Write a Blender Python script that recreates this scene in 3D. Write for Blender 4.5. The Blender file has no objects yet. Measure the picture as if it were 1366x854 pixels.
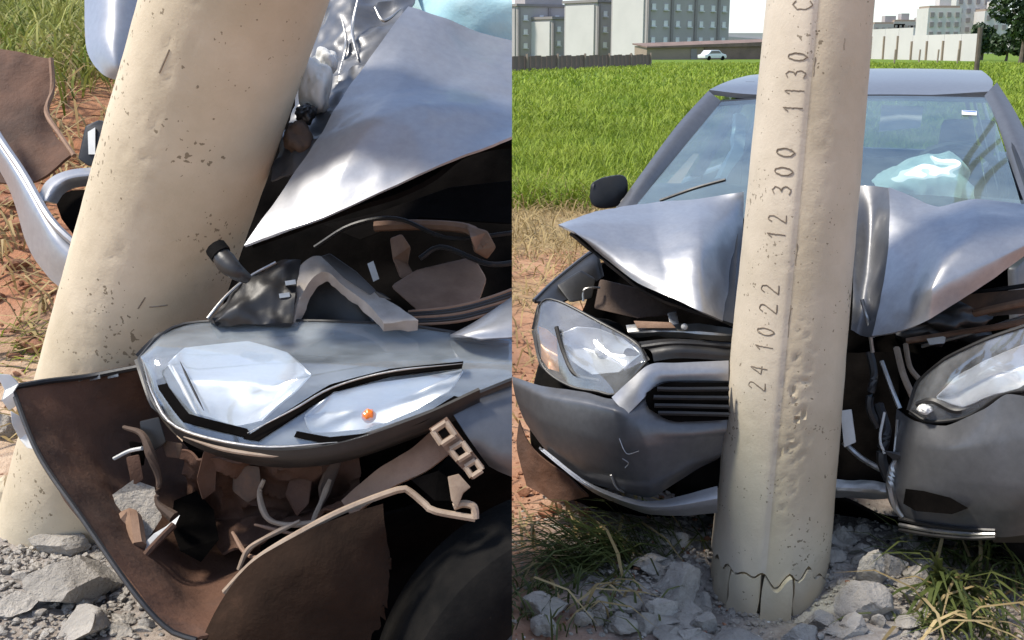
import bpy, bmesh, math, random
import numpy as np
from mathutils import Vector, noise as mnoise
R = math.radians
random.seed(7); rng = np.random.default_rng(7)
scene = bpy.context.scene
col = scene.collection

# ------------------------------------------------------------------ camera
PITCH = R(13.53); CAMH = 1.5; FPX = 1500.0
cam_d = bpy.data.cameras.new('camera'); cam = bpy.data.objects.new('camera', cam_d); col.objects.link(cam)
cam.location = (0, 0, CAMH); cam.rotation_euler = (R(90)-PITCH, 0, 0)
cam_d.sensor_width = 36; cam_d.lens = 36*FPX/1366; cam_d.clip_end = 6000; cam_d.clip_start = 0.02
scene.camera = cam

# ------------------------------------------------------------------ world, sun, exposure
SUN_EL, SUN_AZ = R(57), R(-98)      # azimuth clockwise from +Y (the view direction): from the left, a little behind the camera
world = bpy.data.worlds.new('World'); scene.world = world; world.use_nodes = True
wn = world.node_tree; wn.nodes.clear()
def WN(t, **k):
    n = wn.nodes.new(t)
    for a, v in k.items(): setattr(n, a, v)
    return n
sky = WN('ShaderNodeTexSky', sky_type='NISHITA', sun_disc=False)
sky.sun_elevation = SUN_EL; sky.sun_rotation = SUN_AZ; sky.dust_density = .6; sky.air_density = 1.0; sky.ozone_density = 2.5
tc = WN('ShaderNodeTexCoord'); mp = WN('ShaderNodeMapping'); mp.inputs['Scale'].default_value = (1, 1, 2.6)
nz = WN('ShaderNodeTexNoise'); nz.inputs['Scale'].default_value = 1.5; nz.inputs['Detail'].default_value = 4; nz.inputs['Roughness'].default_value = .5
rp = WN('ShaderNodeValToRGB'); rp.color_ramp.elements[0].position = .40; rp.color_ramp.elements[1].position = .75
mx = WN('ShaderNodeMixRGB'); mx.inputs['Color2'].default_value = (4.0, 4.6, 5.6, 1)
sc = WN('ShaderNodeMath', operation='MULTIPLY'); sc.inputs[1].default_value = .8
bg = WN('ShaderNodeBackground'); bg.inputs['Strength'].default_value = .13
ow = WN('ShaderNodeOutputWorld')
L = wn.links.new
L(tc.outputs['Generated'], mp.inputs['Vector']); L(mp.outputs[0], nz.inputs['Vector']); L(nz.outputs['Fac'], rp.inputs[0])
L(rp.outputs['Color'], sc.inputs[0]); L(sc.outputs[0], mx.inputs['Fac']); tn = WN('ShaderNodeMixRGB', blend_type='MULTIPLY'); tn.inputs['Fac'].default_value = 1; tn.inputs['Color2'].default_value = (.97, .98, 1.05, 1); L(sky.outputs[0], tn.inputs['Color1']); L(tn.outputs[0], mx.inputs['Color1']); L(mx.outputs[0], bg.inputs['Color']); L(bg.outputs[0], ow.inputs['Surface'])
sun_d = bpy.data.lights.new('sun', 'SUN'); sun = bpy.data.objects.new('sun', sun_d); col.objects.link(sun)
sun_d.energy = 3.1; sun_d.angle = R(9); sun_d.color = (1, .93, .82)
sdir = Vector((math.sin(SUN_AZ)*math.cos(SUN_EL), math.cos(SUN_AZ)*math.cos(SUN_EL), math.sin(SUN_EL)))
sun.rotation_euler = sdir.to_track_quat('Z', 'Y').to_euler()
sun.location = sdir*30
scene.view_settings.view_transform = 'Standard'; scene.view_settings.look = 'None'
scene.view_settings.exposure = 0.88; scene.view_settings.gamma = 1.0; scene.view_settings.use_curve_mapping = False
scene.render.resolution_x = 1024; scene.render.resolution_y = 640
scene.cycles.max_bounces = 10; scene.cycles.transparent_max_bounces = 16

# ------------------------------------------------------------------ geometry helpers
CP, SP = math.cos(PITCH), math.sin(PITCH)
def P(px, py, d):
    """photo pixel + distance along the view axis -> world point"""
    u = (px-683)/FPX*d; v = -(py-427)/FPX*d
    return Vector((u, d*CP+v*SP, CAMH-d*SP+v*CP))
def G(px, py, z=0.0):
    v = (py-427)/FPX; k = (CAMH-z)/(SP+v*CP); return P(px, py, k)
WL = {}                                             # world location of every parent
def mesh_obj(name, verts, faces, mat=None, parent=None, smooth=False, loc=None, cut=False, sharp=38):
    verts = np.asarray([tuple(v) for v in verts], dtype=float) if not isinstance(verts, np.ndarray) else verts
    base = np.array(WL.get(parent.name, (0, 0, 0))) if parent else np.array(loc if loc is not None else (0, 0, 0), dtype=float)
    if cut:
        bm = bmesh.new(); bv = [bm.verts.new(v) for v in verts]
        for f in faces:
            try: bm.faces.new([bv[i] for i in f])
            except ValueError: pass
        g = bm.verts[:]+bm.edges[:]+bm.faces[:]
        r = bmesh.ops.bisect_plane(bm, geom=g, plane_co=(0, 0, 0), plane_no=(1, 0, 0), clear_outer=True)
        es = [e for e in r['geom_cut'] if isinstance(e, bmesh.types.BMEdge)]
        try: bmesh.ops.holes_fill(bm, edges=es, sides=0)
        except Exception: pass
        bmesh.ops.recalc_face_normals(bm, faces=bm.faces)
        bm.verts.index_update()
        if len(bm.verts) == 0: bm.free(); return None
        bmesh.ops.translate(bm, verts=bm.verts, vec=Vector(-base))
        me = bpy.data.meshes.new(name); bm.to_mesh(me); bm.free()
    else:
        me = bpy.data.meshes.new(name); me.from_pydata((verts-base).tolist(), [], [list(f) for f in faces])
    o = bpy.data.objects.new(name, me); col.objects.link(o)
    if mat: me.materials.append(mat)
    if smooth:
        me.polygons.foreach_set('use_smooth', [True]*len(me.polygons))
        try: me.set_sharp_from_angle(angle=R(sharp))
        except Exception: pass
    if parent: o.parent = parent; WL[o.name] = tuple(base)
    else: o.location = tuple(base); WL[o.name] = tuple(base)
    me.update()
    return o
def empty(name, loc, label, cat, group=None):
    o = bpy.data.objects.new(name, None); col.objects.link(o); o.location = tuple(loc); WL[o.name] = tuple(loc)
    tag(o, label, cat, group); return o
def tag(o, label=None, cat=None, group=None, kind=None):
    if label: o['label'] = label
    if cat: o['category'] = cat
    if group: o['group'] = group
    if kind: o['kind'] = kind
    return o
def crom(pts, n, uni=False):
    pts = np.asarray([tuple(p) for p in pts], float); m = len(pts)
    if m == 2: return np.array([pts[0]+(pts[1]-pts[0])*t for t in np.linspace(0, 1, n)])
    ext = np.vstack([2*pts[0]-pts[1], pts, 2*pts[-1]-pts[-2]])
    seg = np.linalg.norm(np.diff(pts, axis=0), axis=1); cum = np.concatenate([[0], np.cumsum(seg)]); cum /= cum[-1]
    if uni: cum = np.linspace(0, 1, m)
    out = []
    for t in np.linspace(0, 1, n):
        i = min(max(int(np.searchsorted(cum, t, 'right')-1), 0), m-2); u = (t-cum[i])/max(cum[i+1]-cum[i], 1e-9)
        p0, p1, p2, p3 = ext[i:i+4]
        out.append(.5*((2*p1)+(-p0+p2)*u+(2*p0-5*p1+4*p2-p3)*u*u+(-p0+3*p1-3*p2+p3)*u**3))
    return np.array(out)
def lin(pts, n, uni=False):
    pts = np.asarray([tuple(p) for p in pts], float); seg = np.linalg.norm(np.diff(pts, axis=0), axis=1); cum = np.concatenate([[0], np.cumsum(seg)]); cum = np.linspace(0, 1, len(pts)) if uni else cum/cum[-1]
    t = np.linspace(0, 1, n); return np.stack([np.interp(t, cum, pts[:, k]) for k in range(3)], 1)
def conv(c): return [P(*p) if not isinstance(p, Vector) else p for p in c]
def loft(name, curves, mat, parent, n=40, rows=24, thick=.003, amp=0, nscale=6, bulge=0, cut=False, smooth=True, ridged=0, crisp=0, rough_edge=0, seed=0):
    """sheet of real thickness through several curves given as (px, py, distance) points"""
    uni = len({len(c) for c in curves}) == 1
    def f(pts, m):
        if len(pts) == 2: return lin(pts, m)
        a = crom(pts, m, uni)
        return a if not crisp else a*(1-crisp)+lin(pts, m, uni)*crisp
    cs = np.array([f(conv(c), n) for c in curves])                       # k,n,3
    g = np.zeros((rows, n, 3))
    for j in range(n): g[:, j] = f(cs[:, j], rows)
    camp = np.array((0, 0, CAMH))
    du = np.gradient(g, axis=1); dv = np.gradient(g, axis=0); nn = np.cross(du, dv); nn /= np.linalg.norm(nn, axis=2, keepdims=True)+1e-12
    s = np.sign(np.sum(nn*(camp-g), axis=2).mean()) or 1; nn = nn*s
    if bulge:
        a = np.sin(np.linspace(0, np.pi, rows))[:, None]*np.sqrt(np.sin(np.linspace(0, np.pi, n))+1e-9)[None]
        g = g+nn*(bulge*a)[..., None]
    if amp or ridged:
        h = np.zeros((rows, n))
        for i in range(rows):
            for j in range(n):
                p = Vector(g[i, j]*nscale)+Vector((seed*3.1, seed*1.7, 0)); h[i, j] = amp*mnoise.noise(p)+amp*.4*mnoise.noise(p*2.7)
                if ridged: h[i, j] += ridged*(1-2*abs(mnoise.noise(p*1.3+Vector((5, 2, 9)))))
        g = g+nn*h[..., None]
    if rough_edge:
        for j in range(n):
            g[-1, j] += (g[-1, j]-g[-2, j])*rough_edge*mnoise.noise(Vector((j*.9, seed, 0)))*2
    du = np.gradient(g, axis=1); dv = np.gradient(g, axis=0); nn = np.cross(du, dv); nn /= np.linalg.norm(nn, axis=2, keepdims=True)+1e-12; nn *= s
    b = g-nn*thick; N = rows*n
    V = np.vstack([g.reshape(-1, 3), b.reshape(-1, 3)]); F = []
    for i in range(rows-1):
        for j in range(n-1):
            a0 = i*n+j; q = (a0, a0+1, a0+n+1, a0+n); F.append(q if s > 0 else q[::-1]); q2 = tuple(x+N for x in q); F.append(q2[::-1] if s > 0 else q2)
    loop = [j for j in range(n)]+[i*n+n-1 for i in range(1, rows)]+[(rows-1)*n+j for j in range(n-2, -1, -1)]+[i*n for i in range(rows-2, 0, -1)]
    for a0, b0 in zip(loop, loop[1:]+loop[:1]):
        q = (b0, a0, a0+N, b0+N); F.append(q if s > 0 else q[::-1])
    return mesh_obj(name, V, F, mat, parent, smooth, cut=cut)
def slab(name, pts, mat, parent, thick=.01, vec=None, cut=False, bev=0.0, loc=None, round_=0):
    """outline of (px,py,d) or Vectors, extruded away from the camera (or along vec) and bevelled"""
    pts = conv(pts)
    if round_: pts = [Vector(p) for p in crom(pts+[pts[0]], round_)[:-1]]
    c = sum(pts, Vector())/len(pts)
    v = Vector(vec) if vec is not None else (c-Vector((0, 0, CAMH))).normalized()
    bm = bmesh.new(); fr = [bm.verts.new(p) for p in pts]; bk = [bm.verts.new(p+v*thick) for p in pts]; n = len(pts)
    for i in range(n): bm.faces.new((fr[i], bk[i], bk[(i+1) % n], fr[(i+1) % n]))
    bm.faces.new(fr); bm.faces.new(bk[::-1])
    bmesh.ops.recalc_face_normals(bm, faces=bm.faces)
    if bev: bmesh.ops.bevel(bm, geom=bm.edges[:], offset=bev, segments=2, affect='EDGES', profile=.6)
    bmesh.ops.triangulate(bm, faces=[f for f in bm.faces if len(f.verts) > 4])
    bm.verts.index_update(); V = [v_.co.copy() for v_ in bm.verts]; F = [[v_.index for v_ in f.verts] for f in bm.faces]; bm.free()
    return mesh_obj(name, V, F, mat, parent, bool(bev), cut=cut, loc=loc)
def tube_geo(pts, r, seg=8, n=None):
    pts = conv(pts); n = n or max(2, len(pts)*5); c = crom(pts, n) if len(pts) > 2 else lin(pts, 2); n = len(c)
    rr = np.interp(np.linspace(0, 1, n), np.linspace(0, 1, len(r)), r) if isinstance(r, (list, tuple)) else np.full(n, r)
    V = []; F = []; up = Vector((.13, .21, .97)); 
    for i in range(n):
        t = Vector(c[min(i+1, n-1)]-c[max(i-1, 0)]).normalized(); a = t.cross(up)
        if a.length < .05: a = t.cross(Vector((1, 0, 0)))
        a.normalize(); b = t.cross(a)
        for k in range(seg): th = 2*math.pi*k/seg; V.append(Vector(c[i])+(a*math.cos(th)+b*math.sin(th))*rr[i])
    for i in range(n-1):
        for k in range(seg): F.append((i*seg+k, i*seg+(k+1) % seg, (i+1)*seg+(k+1) % seg, (i+1)*seg+k))
    F.append(tuple(range(seg))[::-1]); F.append(tuple((n-1)*seg+k for k in range(seg)))
    return V, F
def tube(name, pts, r, mat, parent, seg=8, cut=False, n=None, loc=None):
    V, F = tube_geo(pts, r, seg, n); return mesh_obj(name, V, F, mat, parent, True, cut=cut, loc=loc)
def box_geo(c, size, ax=None):
    c = Vector(c); ax = ax or (Vector((1, 0, 0)), Vector((0, 1, 0)), Vector((0, 0, 1)))
    V = [c+ax[0]*(sx*size[0]/2)+ax[1]*(sy*size[1]/2)+ax[2]*(sz*size[2]/2) for sz in (-1, 1) for sy in (-1, 1) for sx in (-1, 1)]
    F = [(0, 2, 3, 1), (4, 5, 7, 6), (0, 1, 5, 4), (2, 6, 7, 3), (0, 4, 6, 2), (1, 3, 7, 5)]
    return V, F
def box(name, c, size, mat, parent=None, ax=None, bev=0, cut=False, loc=None):
    V, F = box_geo(c, size, ax)
    if bev:
        bm = bmesh.new(); bv = [bm.verts.new(v) for v in V]
        for f in F: bm.faces.new([bv[i] for i in f])
        bmesh.ops.bevel(bm, geom=bm.edges[:], offset=bev, segments=2, affect='EDGES'); bm.verts.index_update()
        V = [v.co.copy() for v in bm.verts]; F = [[v.index for v in f.verts] for f in bm.faces]; bm.free()
    return mesh_obj(name, V, F, mat, parent, bool(bev), cut=cut, loc=loc)
def rock_geo(c, size, seed, sub=2, flat=.75):
    bm = bmesh.new(); bmesh.ops.create_icosphere(bm, subdivisions=sub, radius=1)
    rs = random.Random(seed); planes = [(Vector((rs.uniform(-1, 1), rs.uniform(-1, 1), rs.uniform(-1, 1))).normalized(), rs.uniform(.38, .78)) for _ in range(13)]
    rot = Vector((rs.uniform(0, 6), rs.uniform(0, 6), rs.uniform(0, 6)))
    V = []
    for v in bm.verts:
        p = v.co.copy()
        for nrm, dd in planes:
            k = p.dot(nrm)-dd
            if k > 0: p -= nrm*k
        p *= 1+.06*mnoise.noise(p*3.1+rot)+.05*mnoise.noise(p*7+rot)+.035*mnoise.noise(p*15+rot)
        V.append(Vector(c)+Vector((p.x*size[0], p.y*size[1], p.z*size[2])))
    F = [[v.index for v in f.verts] for f in bm.faces]; bm.free(); return V, F
def merge(parts):
    V = []; F = []
    for v, f in parts:
        o = len(V); V += list(v); F += [tuple(i+o for i in q) for q in f]
    return V, F

# ------------------------------------------------------------------ materials
def mat(name, c1, c2=None, rough=.6, metal=0, nscale=8, bump=0, bscale=40, dirt=None, dirt_amt=.5, dirt_scale=5, coat=0, island=0, trans=0, spec=.5, detail=6, contrast=(.35, .65), rvar=0, speck=0):
    m = bpy.data.materials.new(name); m.use_nodes = True; nt = m.node_tree; b = nt.nodes['Principled BSDF']; lk = nt.links.new
    b.inputs['Roughness'].default_value = rough; b.inputs['Metallic'].default_value = metal; b.inputs['Specular IOR Level'].default_value = spec
    if coat: b.inputs['Coat Weight'].default_value = coat; b.inputs['Coat Roughness'].default_value = .06
    tcn = nt.nodes.new('ShaderNodeTexCoord'); src = tcn.outputs['Object']
    c2 = c2 or c1
    n1 = nt.nodes.new('ShaderNodeTexNoise'); n1.inputs['Scale'].default_value = nscale; n1.inputs['Detail'].default_value = detail; n1.inputs['Roughness'].default_value = .62; lk(src, n1.inputs['Vector'])
    cr = nt.nodes.new('ShaderNodeValToRGB'); cr.color_ramp.elements[0].position = contrast[0]; cr.color_ramp.elements[1].position = contrast[1]
    cr.color_ramp.elements[0].color = (*c1, 1); cr.color_ramp.elements[1].color = (*c2, 1); lk(n1.outputs['Fac'], cr.inputs[0]); out = cr.outputs[0]
    if island:
        gm = nt.nodes.new('ShaderNodeNewGeometry'); mr = nt.nodes.new('ShaderNodeMapRange'); mr.inputs['To Min'].default_value = 1-island; mr.inputs['To Max'].default_value = 1+island
        lk(gm.outputs['Random Per Island'], mr.inputs['Value']); mm = nt.nodes.new('ShaderNodeMixRGB'); mm.blend_type = 'MULTIPLY'; mm.inputs['Fac'].default_value = 1; lk(out, mm.inputs['Color1']); lk(mr.outputs[0], mm.inputs['Color2']); out = mm.outputs[0]
    if dirt:
        n2 = nt.nodes.new('ShaderNodeTexNoise'); n2.inputs['Scale'].default_value = dirt_scale; n2.inputs['Detail'].default_value = 8; n2.inputs['Roughness'].default_value = .7; lk(src, n2.inputs['Vector'])
        r2 = nt.nodes.new('ShaderNodeValToRGB'); r2.color_ramp.elements[0].position = .75-.45*dirt_amt; r2.color_ramp.elements[1].position = .95-.35*dirt_amt; lk(n2.outputs['Fac'], r2.inputs[0])
        mm = nt.nodes.new('ShaderNodeMixRGB'); lk(r2.outputs[0], mm.inputs['Fac']); lk(out, mm.inputs['Color1']); mm.inputs['Color2'].default_value = (*dirt, 1); out = mm.outputs[0]
        mr = nt.nodes.new('ShaderNodeMapRange'); mr.inputs['To Min'].default_value = rough; mr.inputs['To Max'].default_value = .85; lk(r2.outputs[0], mr.inputs['Value']); lk(mr.outputs[0], b.inputs['Roughness'])
        mr = nt.nodes.new('ShaderNodeMapRange'); mr.inputs['To Min'].default_value = metal; mr.inputs['To Max'].default_value = 0; lk(r2.outputs[0], mr.inputs['Value']); lk(mr.outputs[0], b.inputs['Metallic'])
        if coat:
            mr = nt.nodes.new('ShaderNodeMapRange'); mr.inputs['To Min'].default_value = coat; mr.inputs['To Max'].default_value = 0; lk(r2.outputs[0], mr.inputs['Value']); lk(mr.outputs[0], b.inputs['Coat Weight'])
    if speck:
        n4 = nt.nodes.new('ShaderNodeTexNoise'); n4.inputs['Scale'].default_value = 85; n4.inputs['Detail'].default_value = 2; lk(src, n4.inputs['Vector'])
        n5 = nt.nodes.new('ShaderNodeTexNoise'); n5.inputs['Scale'].default_value = 7; n5.inputs['Detail'].default_value = 3; lk(src, n5.inputs['Vector'])
        ad_ = nt.nodes.new('ShaderNodeMath'); ad_.operation = 'MULTIPLY_ADD'; ad_.inputs[1].default_value = .55; lk(n5.outputs['Fac'], ad_.inputs[0]); lk(n4.outputs['Fac'], ad_.inputs[2])
        r4 = nt.nodes.new('ShaderNodeValToRGB'); r4.color_ramp.elements[0].position = 1.0-speck; r4.color_ramp.elements[1].position = 1.04-speck; lk(ad_.outputs[0], r4.inputs[0])
        mm = nt.nodes.new('ShaderNodeMixRGB'); lk(r4.outputs[0], mm.inputs['Fac']); lk(out, mm.inputs['Color1']); mm.inputs['Color2'].default_value = (c1[0]*.5, c1[1]*.48, c1[2]*.45, 1); out = mm.outputs[0]
    if rvar and not dirt:
        mr = nt.nodes.new('ShaderNodeMapRange'); mr.inputs['To Min'].default_value = rough-rvar; mr.inputs['To Max'].default_value = rough+rvar; lk(n1.outputs['Fac'], mr.inputs['Value']); lk(mr.outputs[0], b.inputs['Roughness'])
    lk(out, b.inputs['Base Color'])
    if bump:
        n3 = nt.nodes.new('ShaderNodeTexNoise'); n3.inputs['Scale'].default_value = bscale; n3.inputs['Detail'].default_value = 8; n3.inputs['Roughness'].default_value = .65; lk(src, n3.inputs['Vector'])
        bp = nt.nodes.new('ShaderNodeBump'); bp.inputs['Strength'].default_value = bump; bp.inputs['Distance'].default_value = .02; lk(n3.outputs['Fac'], bp.inputs['Height']); lk(bp.outputs[0], b.inputs['Normal'])
    if trans:
        tr = nt.nodes.new('ShaderNodeBsdfTranslucent'); lk(out, tr.inputs['Color']); ms = nt.nodes.new('ShaderNodeMixShader'); ms.inputs[0].default_value = trans
        lk(b.outputs[0], ms.inputs[1]); lk(tr.outputs[0], ms.inputs[2]); lk(ms.outputs[0], nt.nodes['Material Output'].inputs['Surface'])
    return m
def glass(name, tint, refl=.12, rough=.02, haze=0, hazecol=(.5, .5, .5)):
    m = bpy.data.materials.new(name); m.use_nodes = True; nt = m.node_tree; nt.nodes.clear(); lk = nt.links.new
    o = nt.nodes.new('ShaderNodeOutputMaterial'); t = nt.nodes.new('ShaderNodeBsdfTransparent'); t.inputs['Color'].default_value = (*tint, 1)
    g = nt.nodes.new('ShaderNodeBsdfGlossy'); g.inputs['Roughness'].default_value = rough
    lw_ = nt.nodes.new('ShaderNodeLayerWeight'); fr = nt.nodes.new('ShaderNodeMath'); fr.operation = 'POWER'; fr.inputs[1].default_value = 4; lk(lw_.outputs['Facing'], fr.inputs[0]); ad = nt.nodes.new('ShaderNodeMath'); ad.operation = 'ADD'; ad.inputs[1].default_value = refl; lk(fr.outputs[0], ad.inputs[0]); ad.use_clamp = True
    ms = nt.nodes.new('ShaderNodeMixShader'); lk(ad.outputs[0], ms.inputs[0]); lk(t.outputs[0], ms.inputs[1]); lk(g.outputs[0], ms.inputs[2]); last = ms.outputs[0]
    if haze:
        d = nt.nodes.new('ShaderNodeBsdfDiffuse'); d.inputs['Color'].default_value = (*hazecol, 1); m2 = nt.nodes.new('ShaderNodeMixShader')
        nn = nt.nodes.new('ShaderNodeTexNoise'); nn.inputs['Scale'].default_value = 3; nn.inputs['Detail'].default_value = 9; nn.inputs['Roughness'].default_value = .7; mr = nt.nodes.new('ShaderNodeMapRange'); mr.inputs['From Min'].default_value = .2; mr.inputs['From Max'].default_value = .75; mr.inputs['To Max'].default_value = haze; lk(nn.outputs['Fac'], mr.inputs['Value']); lk(mr.outputs[0], m2.inputs[0])
        lk(last, m2.inputs[1]); lk(d.outputs[0], m2.inputs[2]); last = m2.outputs[0]
    lk(last, o.inputs['Surface']); return m
MUD = (.20, .095, .05)
M = dict(
 paint=mat('grey_paint', (.33, .335, .35), (.37, .375, .39), rough=.44, metal=.68, coat=.25, nscale=60, dirt=(.26, .2, .155), dirt_amt=.16, dirt_scale=4, bump=.03, bscale=25),
 paint_dark=mat('shaded_grey_paint', (.11, .112, .118), (.13, .132, .138), rough=.42, metal=.5, coat=.2, nscale=40, dirt=(.24, .17, .12), dirt_amt=.22, dirt_scale=5, bump=.04, bscale=30),  # same grey as the body, darkened in colour for the shade on it
 primer=mat('dusty_panel_back', (.06, .038, .026), (.12, .075, .05), rough=.8, nscale=5, dirt=MUD, dirt_amt=.5, bump=.25, bscale=30),
 mud=mat('mud_caked_plastic', (.045, .022, .013), (.12, .055, .03), rough=.8, nscale=4.5, dirt=(.05, .032, .025), dirt_amt=.42, dirt_scale=3.5, bump=.35, bscale=28),
 black=mat('black_plastic', (.012, .012, .013), (.022, .021, .02), rough=.45, nscale=12, dirt=(.12, .075, .05), dirt_amt=.14, dirt_scale=9, bump=.06, bscale=50),
 void=mat('cavity_shade_black', (.002, .0018, .0017), (.006, .005, .0045), rough=.95, spec=.03, nscale=7, bump=.2, bscale=24),  # near-black colour stands in for shade in cavities; also plain black parts
 dusty_black=mat('dusty_black_plastic', (.016, .010, .007), (.034, .020, .013), rough=.95, spec=.08, nscale=5, dirt=(.06, .032, .02), dirt_amt=.4, bump=.4),
 rubber=mat('tyre_rubber', (.006, .006, .006), (.012, .011, .010), rough=.95, spec=.08, nscale=18, bump=.2, bscale=60),
 silver=mat('bare_steel', (.34, .33, .31), (.48, .47, .45), rough=.38, metal=.85, nscale=14, dirt=(.2, .14, .1), dirt_amt=.32, dirt_scale=9, bump=.12, bscale=40),
 rust=mat('dusty_steel', (.17, .095, .058), (.28, .175, .115), rough=.7, metal=.15, nscale=9, dirt=MUD, dirt_amt=.4, bump=.2, bscale=40),
 rim_dark=mat('dusty_dark_rim', (.07, .065, .06), (.11, .10, .09), rough=.6, metal=.3, nscale=10),
 chrome=mat('reflector_chrome', (.80, .82, .84), (.9, .91, .92), rough=.28, metal=.55, nscale=5),
 pale=mat('pale_plastic', (.55, .55, .52), (.68, .68, .65), rough=.5, nscale=12, dirt=(.3, .22, .15), dirt_amt=.25),
 beige=mat('dusty_beige_plastic', (.24, .17, .115), (.38, .29, .21), rough=.65, nscale=14, dirt=MUD, dirt_amt=.35, bump=.15),
 mount=mat('dusty_metal_mount', (.28, .25, .22), (.42, .38, .34), rough=.6, metal=.2, nscale=12, dirt=MUD, dirt_amt=.3, bump=.15),
 orange=mat('amber_lens', (.9, .16, .0), (.9, .2, .005), rough=.25, coat=.5),
 amber_dull=mat('dull_amber_reflector', (.38, .16, .06), (.5, .26, .12), rough=.3, metal=.3),
 airbag=mat('airbag_cloth', (.72, .78, .78), (.80, .83, .82), rough=.95, nscale=10, bump=.2, bscale=18),
 glass_tint_cloth=mat('glass_tint_airbag_cloth', (.36, .62, .68), (.48, .70, .74), rough=.85, nscale=8, bump=.2, bscale=18),  # cyan of the windscreen and its sky reflection painted into the cloth
 seat=mat('seat_cloth', (.035, .036, .04), (.05, .05, .055), rough=.9, bump=.15),
 lens=glass('clear_lens', (.97, .98, .985), refl=.10, haze=.18, hazecol=(.62, .64, .66)),  # faint diffuse haze here also stands in for glare
 scuffed_glare=glass('scuffed_glare_lens', (.97, .98, .985), refl=.12, haze=.30, hazecol=(.60, .66, .70)),  # scratched lens; the pale blue haze stands in for sky glare
 screen=glass('windscreen_glass', (.82, .92, .90), refl=.16, haze=.16, hazecol=(.55, .64, .62)),
 window=glass('window_glass', (.78, .85, .85), refl=.04),
 concrete=mat('pole_concrete', (.46, .385, .265), (.60, .51, .37), rough=.88, nscale=3.0, dirt=(.33, .275, .19), dirt_amt=.34, dirt_scale=4, bump=.13, bscale=120, speck=.012),
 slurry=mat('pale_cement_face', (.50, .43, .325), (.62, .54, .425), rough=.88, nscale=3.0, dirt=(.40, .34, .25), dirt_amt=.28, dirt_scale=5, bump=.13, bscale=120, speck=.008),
 groove=mat('engraved_groove', (.15, .12, .085), (.27, .22, .165), rough=.95, nscale=30),
 rubble=mat('broken_concrete', (.34, .31, .27), (.54, .49, .42), rough=.95, nscale=9, island=.18, dirt=(.17, .13, .10), dirt_amt=.35, bump=1, bscale=60),
 clod=mat('red_clod', (.20, .085, .045), (.34, .17, .10), rough=.95, nscale=8, island=.25, bump=.5, bscale=40),
 grass=mat('field_grass', (.14, .215, .018), (.30, .355, .05), rough=.6, nscale=.5, island=.35, trans=.35, spec=.2),
 bank=mat('bank_grass', (.13, .18, .025), (.34, .32, .10), rough=.6, nscale=2.5, island=.4, trans=.3, spec=.2),
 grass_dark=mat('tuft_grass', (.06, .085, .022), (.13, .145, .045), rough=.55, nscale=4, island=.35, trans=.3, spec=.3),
 straw=mat('dry_grass', (.30, .22, .10), (.46, .36, .19), rough=.8, nscale=3, island=.3, trans=.3, spec=.15),
 leaf=mat('tree_leaves', (.018, .04, .012), (.05, .085, .02), rough=.6, nscale=.3, island=.4, trans=.2),
 bark=mat('bark', (.08, .06, .045), (.14, .11, .08), rough=.9, nscale=2),
 b_grey=mat('grey_render', (.34, .31, .295), (.39, .355, .34), rough=.9, nscale=.2),
 b_white=mat('white_render', (.50, .475, .445), (.56, .53, .495), rough=.9, nscale=.15),
 b_dark=mat('dark_roof', (.22, .195, .19), (.26, .23, .22), rough=.9, nscale=.3),
 b_glass=mat('pale_window', (.58, .57, .56), (.72, .71, .69), rough=.8, nscale=.6),
 b_sill=mat('white_frame', (.62, .62, .6), rough=.7),
 b_brown=mat('brown_wall', (.15, .105, .085), (.22, .15, .12), rough=.95, nscale=.5),
 b_tan=mat('tan_wall', (.26, .2, .155), (.31, .24, .18), rough=.95, nscale=.4),
 wire=mat('black_cable', (.01, .01, .01), rough=.6),
 car_white=mat('white_paint', (.75, .75, .75), rough=.3, coat=.5),
)

# ------------------------------------------------------------------ ground
def sstep(a, b, x): t = np.clip((x-a)/(b-a), 0, 1); return t*t*(3-2*t)
def hgt(x, y):
    x = np.asarray(x, float); y = np.asarray(y, float); yy = np.maximum(y, 1.6)
    wedge = sstep(-.09, -.20, x/yy)
    bank = .40+.95*sstep(2.9, 5.2, y)+.11*np.clip(y-5.2, 0, 9)
    bank = bank*(1-sstep(24, 36, y))*sstep(-2.5, .6, y)
    far = sstep(-14, -9, x)
    h = wedge*bank*far
    h = h-.10*sstep(.30, .12, np.hypot(x-.70, (y-2.93)*.95))
    return h+.012*np.sin(x*5.1+y*2.3)*np.sin(y*4.7-x*1.9)*np.clip(8-y, 0, 1)
def hz(x, y): return float(hgt(x, y))
def graded(a, b, c, step, grow):
    o = list(np.arange(a, b+1e-6, step)); s = step; v = o[-1]
    while v < c: s *= grow; v += s; o.append(v)
    return o
xp = graded(0, 2.6, 3500, .06, 1.13); xn = [-v for v in graded(.06, 2.6, 3500, .06, 1.13)][::-1]; xs = np.array(xn+xp)
yp = graded(1.2, 7.5, 4500, .06, 1.07); yn = [1.2-v for v in graded(.08, .3, 60, .08, 1.35)][::-1]; ys = np.array(yn+yp)
X, Y = np.meshgrid(xs, ys); Z = hgt(X, Y)
near = (np.abs(X) < 6) & (Y > 0) & (Y < 16)
idx = np.argwhere(near)
for i, j in idx:
    p = Vector((X[i, j], Y[i, j], 0)); Z[i, j] += .018*mnoise.noise(p*4)+.012*mnoise.noise(p*11)
nx, ny = len(xs), len(ys)
V = np.stack([X.ravel(), Y.ravel(), Z.ravel()], 1)
ii, jj = np.meshgrid(np.arange(ny-1), np.arange(nx-1), indexing='ij'); a0 = (ii*nx+jj).ravel(); F = np.stack([a0, a0+1, a0+nx+1, a0+nx], 1)
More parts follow.
